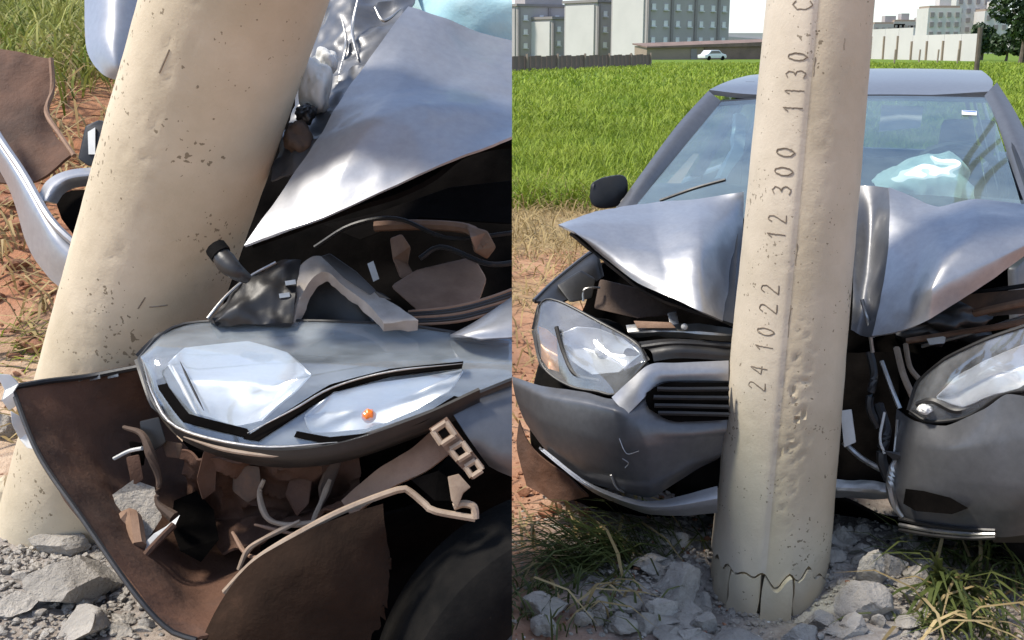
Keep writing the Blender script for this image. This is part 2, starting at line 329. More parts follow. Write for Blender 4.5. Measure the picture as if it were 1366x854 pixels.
def ground_material():
    m = bpy.data.materials.new('ground_soil'); m.use_nodes = True; nt = m.node_tree; b = nt.nodes['Principled BSDF']; lk = nt.links.new; b.inputs['Roughness'].default_value = .95; b.inputs['Specular IOR Level'].default_value = .15
    tcn = nt.nodes.new('ShaderNodeTexCoord')
    def noise(s, d=8): n = nt.nodes.new('ShaderNodeTexNoise'); n.inputs['Scale'].default_value = s; n.inputs['Detail'].default_value = d; n.inputs['Roughness'].default_value = .65; lk(tcn.outputs['Object'], n.inputs['Vector']); return n
    def ramp(src, p0, c0, p1, c1): r = nt.nodes.new('ShaderNodeValToRGB'); r.color_ramp.elements[0].position = p0; r.color_ramp.elements[1].position = p1; r.color_ramp.elements[0].color = (*c0, 1); r.color_ramp.elements[1].color = (*c1, 1); lk(src, r.inputs[0]); return r.outputs[0]
    def att(nm): a = nt.nodes.new('ShaderNodeAttribute'); a.attribute_name = nm; return a.outputs['Fac']
    def mixc(f, a, b_): x = nt.nodes.new('ShaderNodeMixRGB'); lk(f, x.inputs['Fac']); lk(a, x.inputs['Color1']); lk(b_, x.inputs['Color2']); return x.outputs[0]
    n1 = noise(2.2); n2 = noise(14)
    red = ramp(n1.outputs['Fac'], .35, (.28, .115, .060), .65, (.46, .235, .140))
    sand = ramp(n2.outputs['Fac'], .35, (.40, .27, .18), .68, (.60, .46, .33))
    grey = ramp(n2.outputs['Fac'], .35, (.22, .19, .165), .68, (.44, .40, .355))
    green = ramp(noise(.5).outputs['Fac'], .35, (.085, .15, .015), .65, (.15, .21, .025))
    straw = ramp(n2.outputs['Fac'], .35, (.26, .18, .09), .65, (.38, .29, .16))
    c = mixc(att('sand'), red, sand); c = mixc(att('straw'), c, straw); c = mixc(att('dust'), c, grey); c = mixc(att('green'), c, green)
    lk(c, b.inputs['Base Color'])
    n3 = noise(26, 10); bp = nt.nodes.new('ShaderNodeBump'); bp.inputs['Strength'].default_value = .7; bp.inputs['Distance'].default_value = .03; lk(n3.outputs['Fac'], bp.inputs['Height']); lk(bp.outputs[0], b.inputs['Normal'])
    return m
ground = mesh_obj('ground', V, F.tolist(), ground_material(), None, True)
tag(ground, kind='structure')
POLE = Vector((.782, 3.14, 0)); LPB = P(94, 700, 2.7)
def nz2(x, y, s, seed=0): return np.array([mnoise.noise(Vector((a*s+seed, b*s, seed*.7))) for a, b in zip(x, y)])
fx, fy = V[:, 0], V[:, 1]
small = (np.abs(fx) < 40) & (fy > -5) & (fy < 60)
nA = np.zeros(len(fx)); nB = np.zeros(len(fx)); nA[small] = nz2(fx[small], fy[small], .8); nB[small] = nz2(fx[small], fy[small], 3, 5)
def field_edge(x, y): # >0 inside the green field
    return np.where(x/np.maximum(y, 1) < -.1, y-5.6, y-11.5)
gm = sstep(-.6, .8, field_edge(fx, fy)+nA*1.6+nB*.5)
dR = np.hypot(fx-POLE.x, (fy-POLE.y+.1)*1.0); dL = np.hypot(fx-LPB.x-.1, fy-LPB.y+.25)
dust = np.maximum(sstep(1.0, .45, dR+nB*.25), sstep(.75, .3, dL+nB*.2))
strawm = np.where(fx/np.maximum(fy, 1) < -.1, .25*sstep(4.2, 5.5, fy+nA), sstep(6.5, 9.5, fy+nA*2.4+nB))*(1-gm)
sand = np.where(fx/np.maximum(fy, 1) < -.1, sstep(4.3, 3.2, fy+nA), .25+.2*nB)
for nm, arr in (('green', gm), ('dust', dust), ('straw', np.clip(strawm, 0, 1)), ('sand', np.clip(sand, 0, 1))):
    a = ground.data.attributes.new(nm, 'FLOAT', 'POINT'); a.data.foreach_set('value', arr.astype(np.float32))

# ------------------------------------------------------------------ grass
def blades(name, base, length, width, lean, material, parent=None, loc=None, heading=None, hspread=math.pi, droop=.5):
    N = len(base); th = (rng.uniform(-math.pi, math.pi, N) if heading is None else heading+rng.uniform(-hspread, hspread, N)); d = np.stack([np.cos(th), np.sin(th), np.zeros(N)], 1)
    tw = th+np.pi/2+rng.uniform(-.6, .6, N); s = np.stack([np.cos(tw), np.sin(tw), np.zeros(N)], 1)*width[:, None]/2
    ln = lean*rng.uniform(.5, 1.5, N); rows = []
    for t, w in ((0, .7), (.35, 1), (.7, .75), (1, 0)):
        h = t*np.cos(ln*(.4+.6*t)*1.0)-droop*.35*t**3; c = base+d*(length*np.sin(np.minimum(ln*(.3+.7*t), 1.5))*t)[:, None]; c[:, 2] = base[:, 2]+np.maximum(length*h, .01*t)
        if w: rows += [c-s*w, c+s*w]
        else: rows += [c]
    V = np.stack(rows, 1).reshape(-1, 3); k = np.arange(N)*7
    q = np.concatenate([np.stack([k, k+1, k+3, k+2], 1), np.stack([k+2, k+3, k+5, k+4], 1)]); t = np.stack([k+4, k+5, k+6], 1)
    me = bpy.data.meshes.new(name); L0 = np.array(loc if loc is not None else (0, 0, 0)); me.vertices.add(len(V)); me.vertices.foreach_set('co', (V-L0).ravel())
    li = np.concatenate([q.ravel(), t.ravel()]); me.loops.add(len(li)); me.loops.foreach_set('vertex_index', li)
    me.polygons.add(len(q)+len(t)); ls = np.concatenate([np.arange(len(q))*4, len(q)*4+np.arange(len(t))*3]); me.polygons.foreach_set('loop_start', ls)
    me.update(calc_edges=True); me.materials.append(material); o = bpy.data.objects.new(name, me); col.objects.link(o); o.location = tuple(L0)
    if parent: o.parent = parent
    return o
def scatter(n, x0, x1, y0, y1, ratio=None, power=1.0):
    y = y0+(y1-y0)*rng.uniform(0, 1, n)**power
    x = rng.uniform(x0, x1, n) if ratio is None else rng.uniform(ratio[0], ratio[1], n)*y
    return x, y
def clumped(x, y, s=1.2, seed=0, keep=0):
    v = np.array([mnoise.noise(Vector((a*s+seed, b*s, 3.3))) for a, b in zip(x, y)]); return v > keep
# the field, seen from its edge to the far fence
B = []; Ls = []; Ws = []
for (n, y0, y1, l, w) in ((30000, 10.6, 22, .34, .014), (34000, 20, 45, .36, .03), (28000, 42, 125, .42, .075)):
    x, y = scatter(n, 0, 0, y0, y1, (-.08, .56)); e = field_edge(x, y); nn_ = nz2(x, y, .5) if y0 < 30 else np.zeros(n)
    k = (e+nn_*1.8 > rng.uniform(-.9, .3, n)); x, y, nn_ = x[k], y[k], nn_[k]
    B.append(np.stack([x, y, hgt(x, y)], 1)); Ls.append(l*rng.uniform(.5, 1.2, len(x))*(1+.4*nn_)); Ws.append(np.full(len(x), w))
tag(blades('field_grass', np.vstack(B), np.concatenate(Ls), np.concatenate(Ws), .75, M['grass']), 'tall bright green grass covering the open field', 'grass', kind='stuff')
x, y = scatter(16000, 0, 0, 4.4, 12, (-.62, -.15)); z = hgt(x, y); k = (field_edge(x, y)+nz2(x, y, .9)*.9 > rng.uniform(-1.0, .4, len(x)))
x, y, z = x[k], y[k], z[k]
tag(blades('bank_grass', np.stack([x, y, z], 1), .34*rng.uniform(.4, 1.2, len(x)), np.full(len(x), .012), .8, M['bank']), 'green grass growing on top of the red earth bank', 'grass', kind='stuff')
x, y = scatter(9000, 0, 0, 5.8, 12.6, (-.02, .5)); k = clumped(x, y, .8, 2, -.15) & (rng.uniform(0, 1, len(x)) < sstep(5.8, 9.5, y)+.08); x, y = x[k], y[k]
x2, y2 = scatter(2600, 0, 0, 3.0, 6.2, (-.62, -.2)); k = clumped(x2, y2, 1.6, 4, .02) | (y2 > 5.0); x = np.concatenate([x, x2[k]]); y = np.concatenate([y, y2[k]])
x3, y3 = scatter(170, 0, 0, 2.75, 6.0, (.0, .11)); x4, y4 = scatter(40, 0, 0, 2.6, 3.2, (.38, .5)); x = np.concatenate([x, x3, x4]); y = np.concatenate([y, y3, y4])
tag(blades('dry_grass', np.stack([x, y, hgt(x, y)], 1), .3*rng.uniform(.4, 1.3, len(x)), np.full(len(x), .011), 1.3, M['straw']), 'flattened straw coloured dry grass on the bare soil', 'dry grass', kind='stuff')
x, y = scatter(2600, 0, 0, 7.0, 11.5, (.02, .14)); k = clumped(x, y, 1.0, 9, .12); x, y = x[k], y[k]
tag(blades('weed_patch', np.stack([x, y, hgt(x, y)], 1), .2*rng.uniform(.4, 1.3, len(x)), np.full(len(x), .012), .9, M['grass']), 'sparse green weeds among the dry straw at the field edge', 'weeds', kind='stuff')
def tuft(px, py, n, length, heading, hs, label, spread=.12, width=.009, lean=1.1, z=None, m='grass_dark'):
    c = G(px, py, 0.0) if z is None else G(px, py, z); c.z = hz(c.x, c.y)
    b = np.array(c)+np.stack([rng.normal(0, spread, n), rng.normal(0, spread*.7, n), np.zeros(n)], 1); b[:, 2] = hgt(b[:, 0], b[:, 1])-.004
    return tag(blades('grass_tuft', b, length*rng.uniform(.5, 1.15, n), np.full(n, width), lean, M[m], loc=tuple(c), heading=heading, hspread=hs), label, 'grass', 'grass tufts near the wrecks')
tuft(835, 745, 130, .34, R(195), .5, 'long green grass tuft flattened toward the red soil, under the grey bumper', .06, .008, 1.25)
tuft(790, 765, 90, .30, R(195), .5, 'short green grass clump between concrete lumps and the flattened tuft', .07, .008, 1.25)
tag(tuft(720, 815, 160, .12, 0, 3.1, 'low dark weeds spread in front of the rubble on red soil', .13, .007, .9), kind='stuff')
tuft(1270, 800, 46, .30, R(250), 1.0, 'broad bladed green weed beside the rubble under the torn bumper', .03, .017, 1.0)
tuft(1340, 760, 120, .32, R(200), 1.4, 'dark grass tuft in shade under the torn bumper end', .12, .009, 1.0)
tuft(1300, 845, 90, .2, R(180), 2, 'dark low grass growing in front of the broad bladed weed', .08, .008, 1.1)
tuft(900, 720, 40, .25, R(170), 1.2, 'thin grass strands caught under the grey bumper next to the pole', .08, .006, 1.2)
tuft(5, 310, 70, .16, R(20), 1.5, 'small yellowish grass tuft on bank behind the torn bumper end', .08, .007, .9, .75, 'grass')
tuft(30, 490, 80, .2, R(20), .6, 'green grass blades pressed flat beside the leaning pole', .09, .007, 1.35, .5, 'grass')

# ------------------------------------------------------------------ far buildings and trees
def block(name, label, px, top_py, dist, gw, fw, ang, nwin, rows, row0, base_h=0, gable=M['b_white'], wall=M['b_grey'], win=True, penthouse=False):
    """corner nearest the camera at pixel px; white gable runs off to the left, windowed long side to the right"""
    z1 = CAMH+ (66-top_py)/FPX*dist; c = Vector(((px-683)/FPX*dist, dist, 0))
    fd = Vector((math.cos(ang), math.sin(ang), 0)); gd = Vector((-math.sin(ang), math.cos(ang), 0)); zc = Vector((0, 0, 1))
    root = empty(name, c, label, 'building', 'grey apartment blocks beyond the field')
    mid = c+fd*fw/2+gd*gw/2
    box('wall', mid+zc*z1/2, (fw, gw, z1), wall, root, (fd, gd, zc))
    box('gable_panel', c+gd*gw/2-fd*.15+zc*(z1/2-.2), (.3, gw*.86, z1-.5), gable, root, (fd, gd, zc))
    box('roof', mid+zc*(z1+.25), (fw+.7, gw+.7, .5), M['b_dark'], root, (fd, gd, zc))
    if penthouse: box('roof_house', mid+zc*(z1+1.7), (fw*.6, gw*.5, 2.4), wall, root, (fd, gd, zc))
    if win:
        V0, F0 = box_geo((0, 0, 0), (.9, .22, .95), (fd, gd, zc)); me = None; ms = None
        for r_ in range(rows):
            for k in range(nwin):
                p = c+fd*(fw*(k+.5)/nwin)-gd*.06+zc*(z1-row0-2.8*r_)
                w = mesh_obj('window', [v for v in V0], F0, M['b_glass'], None) if me is None else bpy.data.objects.new('window', me)
                if me is None: me = w.data
                else: col.objects.link(w)
                w.parent = root; w.location = p-c
                if k % 3 == 0:                                   # a vertical pilaster beside every third column
                    pass
                VS, FS = box_geo((0, 0, 0), (1.2, .4, .14), (fd, gd, zc))
                s = mesh_obj('sill', VS, FS, M['b_sill'], None) if ms is None else bpy.data.objects.new('sill', ms)
                if ms is None: ms = s.data
                else: col.objects.link(s)
                s.parent = w; s.location = -gd*.08-zc*.58
        for k in range(0, nwin+1, 2):
            box('pilaster', c+fd*min(max(fw*k/nwin, .35), fw-.35)-gd*.12+zc*(z1/2-.1), (.55, .3, z1-.3), M['b_dark'], root, (fd, gd, zc))
    return root
block('apartment_block', 'grey apartment block with white gable and long row of windows above the brick shed', 857, -3, 200, 9, 21, R(38), 7, 4, 2.0, penthouse=True)
block('apartment_block', 'narrow grey apartment block with white gable between its two neighbours', 793, 7, 215, 9, 16, R(40), 4, 4, 2.0)
block('apartment_block', 'lower grey apartment block with slim white gable and windows behind the plank fence', 735, 28, 235, 7, 14, R(40), 4, 3, 1.9)
block('apartment_block', 'dark grey apartment block with windows and raised roof at the fence end', 690, 12, 238, 9, 15, R(28), 4, 4, 2.2, gable=M['b_grey'], penthouse=True)
# plank fence
D = 70
fa, fb = Vector((-6, 64, 0)), Vector(((862-683)/FPX*105, 105, 0)); fl = (fb-fa).length; fdir = (fb-fa).normalized(); fn = Vector((-fdir.y, fdir.x, 0)); zc_ = Vector((0, 0, 1))
fence = empty('plank_fence', fa, 'weathered brown plank fence along the far edge of field', 'fence')
n = 46; V0, F0 = box_geo((0, 0, 0), (fl/n-.05, .05, 1.05), (fdir, fn, zc_)); me = None
for i in range(n):
    p = fdir*(fl*(i+.5)/n)+zc_*(.53+.04*math.sin(i*2.1))
    o = mesh_obj('plank', V0, F0, M['b_tan' if 0 else 'b_brown']) if me is None else bpy.data.objects.new('plank', me)
    if me is None: me = o.data
    else: col.objects.link(o)
    o.parent = fence; o.location = p
V1, F1 = box_geo((0, 0, 0), (.14, .14, 1.2), (fdir, fn, zc_)); me = None
for i in range(9):
    o = mesh_obj('post', V1, F1, M['b_tan']) if me is None else bpy.data.objects.new('post', me)
    if me is None: me = o.data
    else: col.objects.link(o)
    o.parent = fence; o.location = fdir*(fl*i/8)-fn*.1+zc_*.6
# brick shed with a low dark lean-to roof, white house behind
def PD(px, dist, z=0): return Vector(((px-683)/FPX*dist, dist, z))
s0, s1 = PD(858, 172), PD(1022, 180)
shed = empty('brick_shed', s0, 'low brown brick shed with dark sloping roof beside white car', 'shed')
sd = (s1-s0).normalized(); sn = Vector((-sd.y, sd.x, 0)); sl = (s1-s0).length
box('wall', (s0+s1)/2+sn*2+zc_*1.0, (sl, 4, 2.0), M['b_tan'], shed, (sd, sn, zc_))
mesh_obj('roof', [s0+sd*-.2-sn*.4+zc_*1.7, s1+sd*.2-sn*.4+zc_*2.0, s1+sd*.2+sn*4.4+zc_*2.9, s0-sd*.2+sn*4.4+zc_*2.2, s0+sd*-.2-sn*.4+zc_*1.9, s1+sd*.2-sn*.4+zc_*2.7, s1+sd*.2+sn*4.4+zc_*3.1, s0-sd*.2+sn*4.4+zc_*2.4], [(0, 3, 2, 1), (4, 5, 6, 7), (0, 1, 5, 4), (1, 2, 6, 5), (2, 3, 7, 6), (3, 0, 4, 7)], M['b_brown'], shed)
box('wall_panel', s0+sd*(sl*.72)-sn*.03+zc_*.95, (sl*.56, .2, 1.9), M['b_brown'], shed, (sd, sn, zc_))
box('door', s0+sd*(sl*.36)-sn*.05+zc_*.8, (1.0, .16, 1.6), M['b_dark'], shed, (sd, sn, zc_))
h0 = PD(990, 240); wh = empty('white_house', h0, 'small white house with pale grey roof behind the brick shed', 'house')
box('wall', h0+Vector((2.0, 3, 2.4)), (13, 6, 4.8), M['b_white'], wh)
slab('roof', [h0+Vector((-14, -.6, 2.9)), h0+Vector((4, -.6, 3.1)), h0+Vector((3.5, -.6, 3.5)), h0+Vector((-6, -.6, 4.2))], mat('pale_roof', (.36, .35, .35), rough=.8), wh, .5, (0, 1, 0))
# parked white car by the shed
def far_car(name, c, yaw, label):
    root = empty(name, c, label, 'car'); f = Vector((math.cos(yaw), math.sin(yaw), 0)); s = Vector((-f.y, f.x, 0)); u = Vector((0, 0, 1))
    prof = [(-2.0, .3), (-2.05, .75), (-1.5, .85), (-.95, 1.38), (.6, 1.42), (1.2, .95), (1.9, .8), (2.05, .5), (2.0, .3)]
    slab('body', [c+f*a-s*.8+u*b for a, b in prof], M['car_white'], root, 1.6, s, bev=.06)
    slab('side_window', [c+f*a-s*.815+u*b for a, b in [(-1.2, .92), (-.85, 1.3), (.5, 1.33), (1.0, .95)]], M['b_dark'], root, .02, s)
    for a in (-1.25, 1.3):
        V_, F_ = [], []
        cc = c+f*a-s*.82+u*.31
        ring = [cc+f*(.31*math.cos(t))+u*(.31*math.sin(t)) for t in np.linspace(0, 2*math.pi, 17)[:-1]]
        slab('wheel', ring, M['rubber'], root, .2, s)
far_car('parked_car', PD(943, 164), R(32), 'white car parked on the grass in front of the brick shed')
# right hand side: white boundary wall, towers, trees, post
w0, w1 = PD(1150, 185), PD(1290, 150); ww = empty('boundary_wall', w0, 'long white boundary wall with posts across the green field', 'wall')
wd = (w1-w0).normalized(); wnn = Vector((-wd.y, wd.x, 0)); wl = (w1-w0).length; nseg = 7
for i in range(nseg):
    hh = 4.6 if i < 3 else 3.5
    box('panel', w0+wd*(wl*(i+.5)/nseg)+zc_*hh/2, (wl/nseg-.06, .3, hh), M['b_white'], ww, (wd, wnn, zc_))
    box('post', w0+wd*(wl*i/nseg)-wnn*.25+zc_*(hh*.38), (.3, .25, hh*.76), M['b_tan'], ww, (wd, wnn, zc_))
def tower(px, dist, w, top_py, label, depth=12, cols=3, rows=5, m=M['b_white']):
    z1 = CAMH+(66-top_py)/FPX*dist; c = PD(px, dist); root = empty('white_tower', c, label, 'building', 'pale towers on the skyline')
    box('wall', c+Vector((w/2, depth/2, z1/2)), (w, depth, z1), m, root); box('roof', c+Vector((w/2, depth/2, z1+.4)), (w*.92, depth*.9, .8), M['b_tan'], root)
    box('roof_tank', c+Vector((w*.6, depth/2, z1+2)), (w*.35, depth*.4, 3.2), m, root)
    V0, F0 = box_geo((0, 0, 0), (w/cols*.45, .5, 1.7)); me = None
    for r_ in range(rows):
        for k in range(cols):
            o = mesh_obj('window', V0, F0, M['b_dark']) if me is None else bpy.data.objects.new('window', me)
            if me is None: me = o.data
            else: col.objects.link(o)
            o.parent = root; o.location = (w*(k+.5)/cols, -.1, z1-2.4-3.4*r_)
tower(1219, 420, 12, 14, 'pale mid-rise block with dark windows left of the tallest white tower', cols=4)
tower(1254, 440, 13, -2, 'tallest white tower with dark windows rising above boundary wall', cols=4, rows=6)
tower(1292, 430, 9, 18, 'short white tower next to the dark trees on the skyline', cols=3, rows=3)
for k, (px, w, tp) in enumerate(((1150, 14, 34), (1176, 10, 31), (1194, 13, 36))):
    tower(px, 520, w, tp, ['hazy grey low block behind boundary wall beside the pole', 'hazy grey block with flat tank between two low blocks', 'widest hazy grey low block nearest the pale mid-rise'][k], cols=5, rows=2, m=M['b_grey'])
def tree(px, dist, w, h, label, n=1500, ls=.5, seed=0, base=.25):
    c = PD(px, dist); root = empty('tree', c, label, 'tree', 'dark trees along the far field edge'); rs = np.random.default_rng(seed)
    limbs = [tube_geo([c, c+Vector((.1, 0, h*.3)), c+Vector((0, 0, h*.6))], [w*.045, w*.03, w*.015], 7)]
    for k in range(5):
        a = rs.uniform(0, 6.28); limbs.append(tube_geo([c+Vector((0, 0, h*rs.uniform(.25, .45))), c+Vector((math.cos(a)*w*.18, math.sin(a)*w*.18, h*.55)), c+Vector((math.cos(a)*w*.34, math.sin(a)*w*.34, h*.72))], [w*.02, w*.012, w*.006], 5))
    mesh_obj('trunk', *merge(limbs), M['bark'], root, True)
    cl = [(rs.uniform(-.36, .36)*w, rs.uniform(-.36, .36)*w, h*(base+.12+rs.uniform(0, .72-base+.1)), rs.uniform(.13, .24)*w) for _ in range(13)]
    pick = rs.integers(0, 13, n); q = rs.normal(0, 1, (n, 3)); q /= np.linalg.norm(q, axis=1, keepdims=True); q *= rs.uniform(.45, 1, (n, 1))**.5
    ctr = np.array([[k_[0], k_[1], k_[2]] for k_ in cl])[pick]+q*np.array([k_[3] for k_ in cl])[pick][:, None]+np.array(c)
    a = rs.normal(0, 1, (n, 3)); a /= np.linalg.norm(a, axis=1, keepdims=True); b = np.cross(a, rs.normal(0, 1, (n, 3))); b /= np.linalg.norm(b, axis=1, keepdims=True)
    s = ls*rs.uniform(.6, 1.3, (n, 1)); V = np.stack([ctr-a*s, ctr+b*s*.6, ctr+a*s, ctr-b*s*.6], 1).reshape(-1, 3); k = np.arange(n)*4
    mesh_obj('crown', V, np.stack([k, k+1, k+2, k+3], 1).tolist(), M['leaf'], root)
tree(1293, 165, 5.2, 4.6, 'dark round tree standing against end of the white wall', seed=1, ls=.35)
tree(1345, 120, 7.0, 7.6, 'large dark broad tree at the field edge beside smaller shrub', seed=2, n=2400, ls=.35)
tree(1375, 118, 7.0, 6.8, 'dark leafy tree overlapping the large broad tree', seed=3, n=2000, ls=.35)
tree(1325, 150, 4.4, 3.2, 'greyish low tree between round tree and large broad tree', seed=4, ls=.3, base=.05)
pp = PD(1288, 60); o = tube('wooden_post', [pp, pp+Vector((0, 0, 2.6))], .13, M['bark'], None, 8, loc=pp); tag(o, 'slim wooden post standing alone in green field', 'post')
for k, (px, d_) in enumerate(((1180, 120), (1212, 122), (1236, 124), (1262, 127))):
    pp = PD(px, d_); o = tube('fence_stake', [pp, pp+Vector((.05, 0, 1.5))], .09, M['b_tan'], None, 6, loc=pp); tag(o, 'thin fence stake in the grass before the white wall', 'stake', 'fence stakes before the white wall')

# ------------------------------------------------------------------ concrete poles
def proj(v):
    r = Vector(v)-Vector((0, 0, CAMH)); zc = r.y*CP-r.z*SP; vv = r.y*SP+r.z*CP
    return 683+FPX*r.x/zc, 427-FPX*vv/zc
def axis_frame(a, b):
    t = (b-a).normalized(); m = (a+b)/2; f = Vector((0, 0, CAMH))-m; f = (f-t*f.dot(t)).normalized(); s = t.cross(f).normalized()
    if s.x < 0: s = -s
    return t, f, s
def pole_geo(a, b, rad, length, step=0.0, step_ang=-.15, pits=(), seg=112, dense=1.75, seed=0, ragged=.03, h0=0.0):
    """round pole from a through b; rad(h) radius at height h along the axis"""
    t, f, s = axis_frame(a, b); hs = list(np.arange(h0, dense, .011))+list(np.linspace(dense, length, 30)); hs = [max(h, h0) for h in hs]; V = []; F = []
    for i, h in enumerate(hs):
        for k in range(seg):
            th = 2*math.pi*k/seg-math.pi; r = rad(h)
            d = s*math.sin(th)+f*math.cos(th)
            if step: r += step*(1/(1+math.exp((th-step_ang)*90)) if th > -1.9 else 1/(1+math.exp((-th-2.2)*40)))
            if h < dense+.2:
                p = a+t*h+d*r; q = p*9+Vector((seed, 0, 0)); r += .0012*mnoise.noise(q)+.0006*mnoise.noise(q*4)
                for (pth, ph, wth, wh, amp) in pits:
                    e = ((th-pth)/wth)**2+((h-ph)/wh)**2
                    if e < 2.5:
                        nn = mnoise.noise(p*70)+.4*mnoise.noise(p*130); r -= amp*max(0, nn-.22)*math.exp(-e)
            hh = h+(ragged*mnoise.noise(Vector((math.cos(th)*4.2, math.sin(th)*4.2, seed)))*1.6 *(1-i/4) if i < 4 else 0)
            V.append(a+t*hh+d*r)
    n = len(hs)
    for i in range(n-1):
        for k in range(seg): F.append((i*seg+k, i*seg+(k+1) % seg, (i+1)*seg+(k+1) % seg, (i+1)*seg+k))
    F.append(tuple(range(seg))[::-1]); F.append(tuple((n-1)*seg+k for k in range(seg)))
    return V, F, (t, f, s)
# upright pole, engraved along its length
pa, pb = Vector((.782, 3.14, -.02)), Vector((.832, 3.14, 1.62))
prad = lambda h: .173-.0215*h if h < 1.75 else .1354-.006*(h-1.75)
hash_ = 0
V, F, fr = pole_geo(pa, pb, prad, 9.0, .0075, -.10, pits=((.20, .50, .24, .24, .034), (.5, 1.2, .5, .5, .005), (-.3, .9, .4, .6, .004)), ragged=.045, h0=.045)
pole = empty('concrete_pole', (pa.x, pa.y, 0), 'upright tan concrete pole engraved with numbers, in front of the crushed hatchback', 'pole', 'concrete utility poles')
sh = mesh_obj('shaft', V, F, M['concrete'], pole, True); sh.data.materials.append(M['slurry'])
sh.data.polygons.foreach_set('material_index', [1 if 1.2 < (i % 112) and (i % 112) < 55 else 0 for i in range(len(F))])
ST = {'0': [[(.3, 0), (.08, .2), (.05, .55), (.2, .95), (.42, .95), (.56, .6), (.5, .2), (.3, 0)]], '1': [[(.12, .72), (.34, 1), (.34, 0)]],
      '2': [[(.05, .78), (.22, 1), (.46, .92), (.5, .68), (.05, .02), (.58, .04)]], '3': [[(.05, .88), (.28, 1), (.5, .84), (.42, .58), (.22, .52), (.46, .46), (.56, .24), (.36, 0), (.04, .1)]],
      '4': [[(.42, 0), (.4, 1), (.02, .32), (.58, .3)]], 'C': [[(.55, .82), (.34, 1), (.08, .75), (.05, .3), (.3, 0), (.55, .15)]]}
t_, f_, s_ = fr
def on_pole(h, th, out=0.0): return pa+t_*h+(s_*math.sin(th)+f_*math.cos(th))*(prad(h)+.0075+out)
def h_at(py, th):
    lo, hi = 0, 2.2
    for _ in range(40):
        m_ = (lo+hi)/2
        if proj(on_pole(m_, th))[1] > py: lo = m_
        else: hi = m_
    return lo
for (txt, y0, y1, th0) in (('24', 522, 478, .50), ('10', 470, 428, .44), ('22', 420, 368, .43), ('12', 320, 277, .42), ('300', 262, 186, .39), ('1130', 152, 60, .335), ('C', 16, -12, .33)):
    h0, h1 = h_at(y0, -th0), h_at(y1, -th0); adv = (h1-h0)/len(txt); ch = .052
    for i, c_ in enumerate(txt):
        for stroke in ST[c_]:
            pts = []
            for (u, v) in lin([(a_, b_, 0) for a_, b_ in stroke], 26)[:, :2]:
                h = h0+adv*(i+.08+u*1.35*.62); th = -th0-(v-.5)*ch/prad(h); pts.append(on_pole(h+.0015*mnoise.noise(Vector((u*9, v*9, i))), th, .0002))
            tube('engraved_digit' if c_ != 'C' else 'engraved_letter', pts, .0019, M['groove'], pole, 6, n=26)
# short scratches and mould marks
for (h, th, L_) in ((1.45, -.02, .05), (.95, -.03, .06), (1.52, .5, .03), (.75, -.05, .09)):
    tube('scratch', [on_pole(h+L_*k/4, th+.006*math.sin(k*2.1+h*9), -.0076 if th > -.1 else 0) for k in range(5)], .0011, M['groove'], pole, 5)
# cracked shell pieces still clinging to the pole foot
def shell(th0, th1, off, tilt, seed):
    n = 13; rows = 6; V = []; F = []
    for o_ in (0, -.05):
        for q in range(rows):
            for k in range(n):
                th = th0+(th1-th0)*k/(n-1)+.035*mnoise.noise(Vector((q*.9, seed, (th0 if k < n/2 else th1)*3)))
                top = .045+.045*1.6*mnoise.noise(Vector((math.cos(th)*4.2, math.sin(th)*4.2, 0)))-.006-.006*abs(mnoise.noise(Vector((th*8, seed, 0))))
                h = -.15+(top+.15)*q/(rows-1); rr = prad(max(h, 0))+off+o_+tilt*(1-q/(rows-1))+.003*mnoise.noise(Vector((th*7, h*30, seed)))
                V.append(pa+t_*h+(s_*math.sin(th)+f_*math.cos(th))*rr)
    N = rows*n
    for q in range(rows-1):
        for k in range(n-1):
            a = q*n+k; F += [(a, a+1, a+n+1, a+n), (a+N, a+n+N, a+n+1+N, a+1+N)]
    lp = list(range(n))+[q*n+n-1 for q in range(1, rows)]+[(rows-1)*n+k for k in range(n-2, -1, -1)]+[q*n for q in range(rows-2, 0, -1)]
    for a, b in zip(lp, lp[1:]+lp[:1]): F.append((b, a, a+N, b+N))
    return mesh_obj('broken_shell', V, F, M['concrete'], pole, True, sharp=30)
shell(-.64, -.12, .010, .012, 1); shell(-.075, .36, .020, .016, 2); shell(-1.35, -.70, .002, .004, 3); shell(.42, 1.3, .006, .006, 4)
V, F = tube_geo([pa+t_*-.14, pa+t_*.10], .148, 40); mesh_obj('core', V, F, M['groove'], pole, True)
# leaning pole
la, lb = P(94, 700, 2.72), P(313, 0, 2.10)
ldir = (lb-la).normalized(); la = la-ldir*.08; LR = .166
lpole = empty('concrete_pole', la, 'leaning tan concrete pole pushed over beside the torn bumper', 'pole', 'concrete utility poles')
V, F, lfr = pole_geo(la, lb, lambda h: LR-.002*h, 5.5, 0, 0, pits=((-.55, .8, .4, .5, .006), (-.5, 1.3, .3, .3, .008), (.1, .7, .3, .2, .004)), seed=4, dense=1.9)
mesh_obj('shaft', V, F, M['concrete'], lpole, True)
lt, lf, lsd = lfr
def on_l(h, th, out=0): return la+lt*h+(lsd*math.sin(th)+lf*math.cos(th))*(LR-.002*h+out)
for (h, th, L_, w) in ((.84, .0, .03, 1), (.85, .12, .04, -1), (.55, -.5, .08, 1), (1.32, -.55, .05, 1)):
    tube('scratch', [on_l(h+L_*k/4*(.3 if w < 0 else 1), th+(.05*k if w < 0 else .01*k), .0002) for k in range(5)], .0016, M['groove'], lpole, 5)

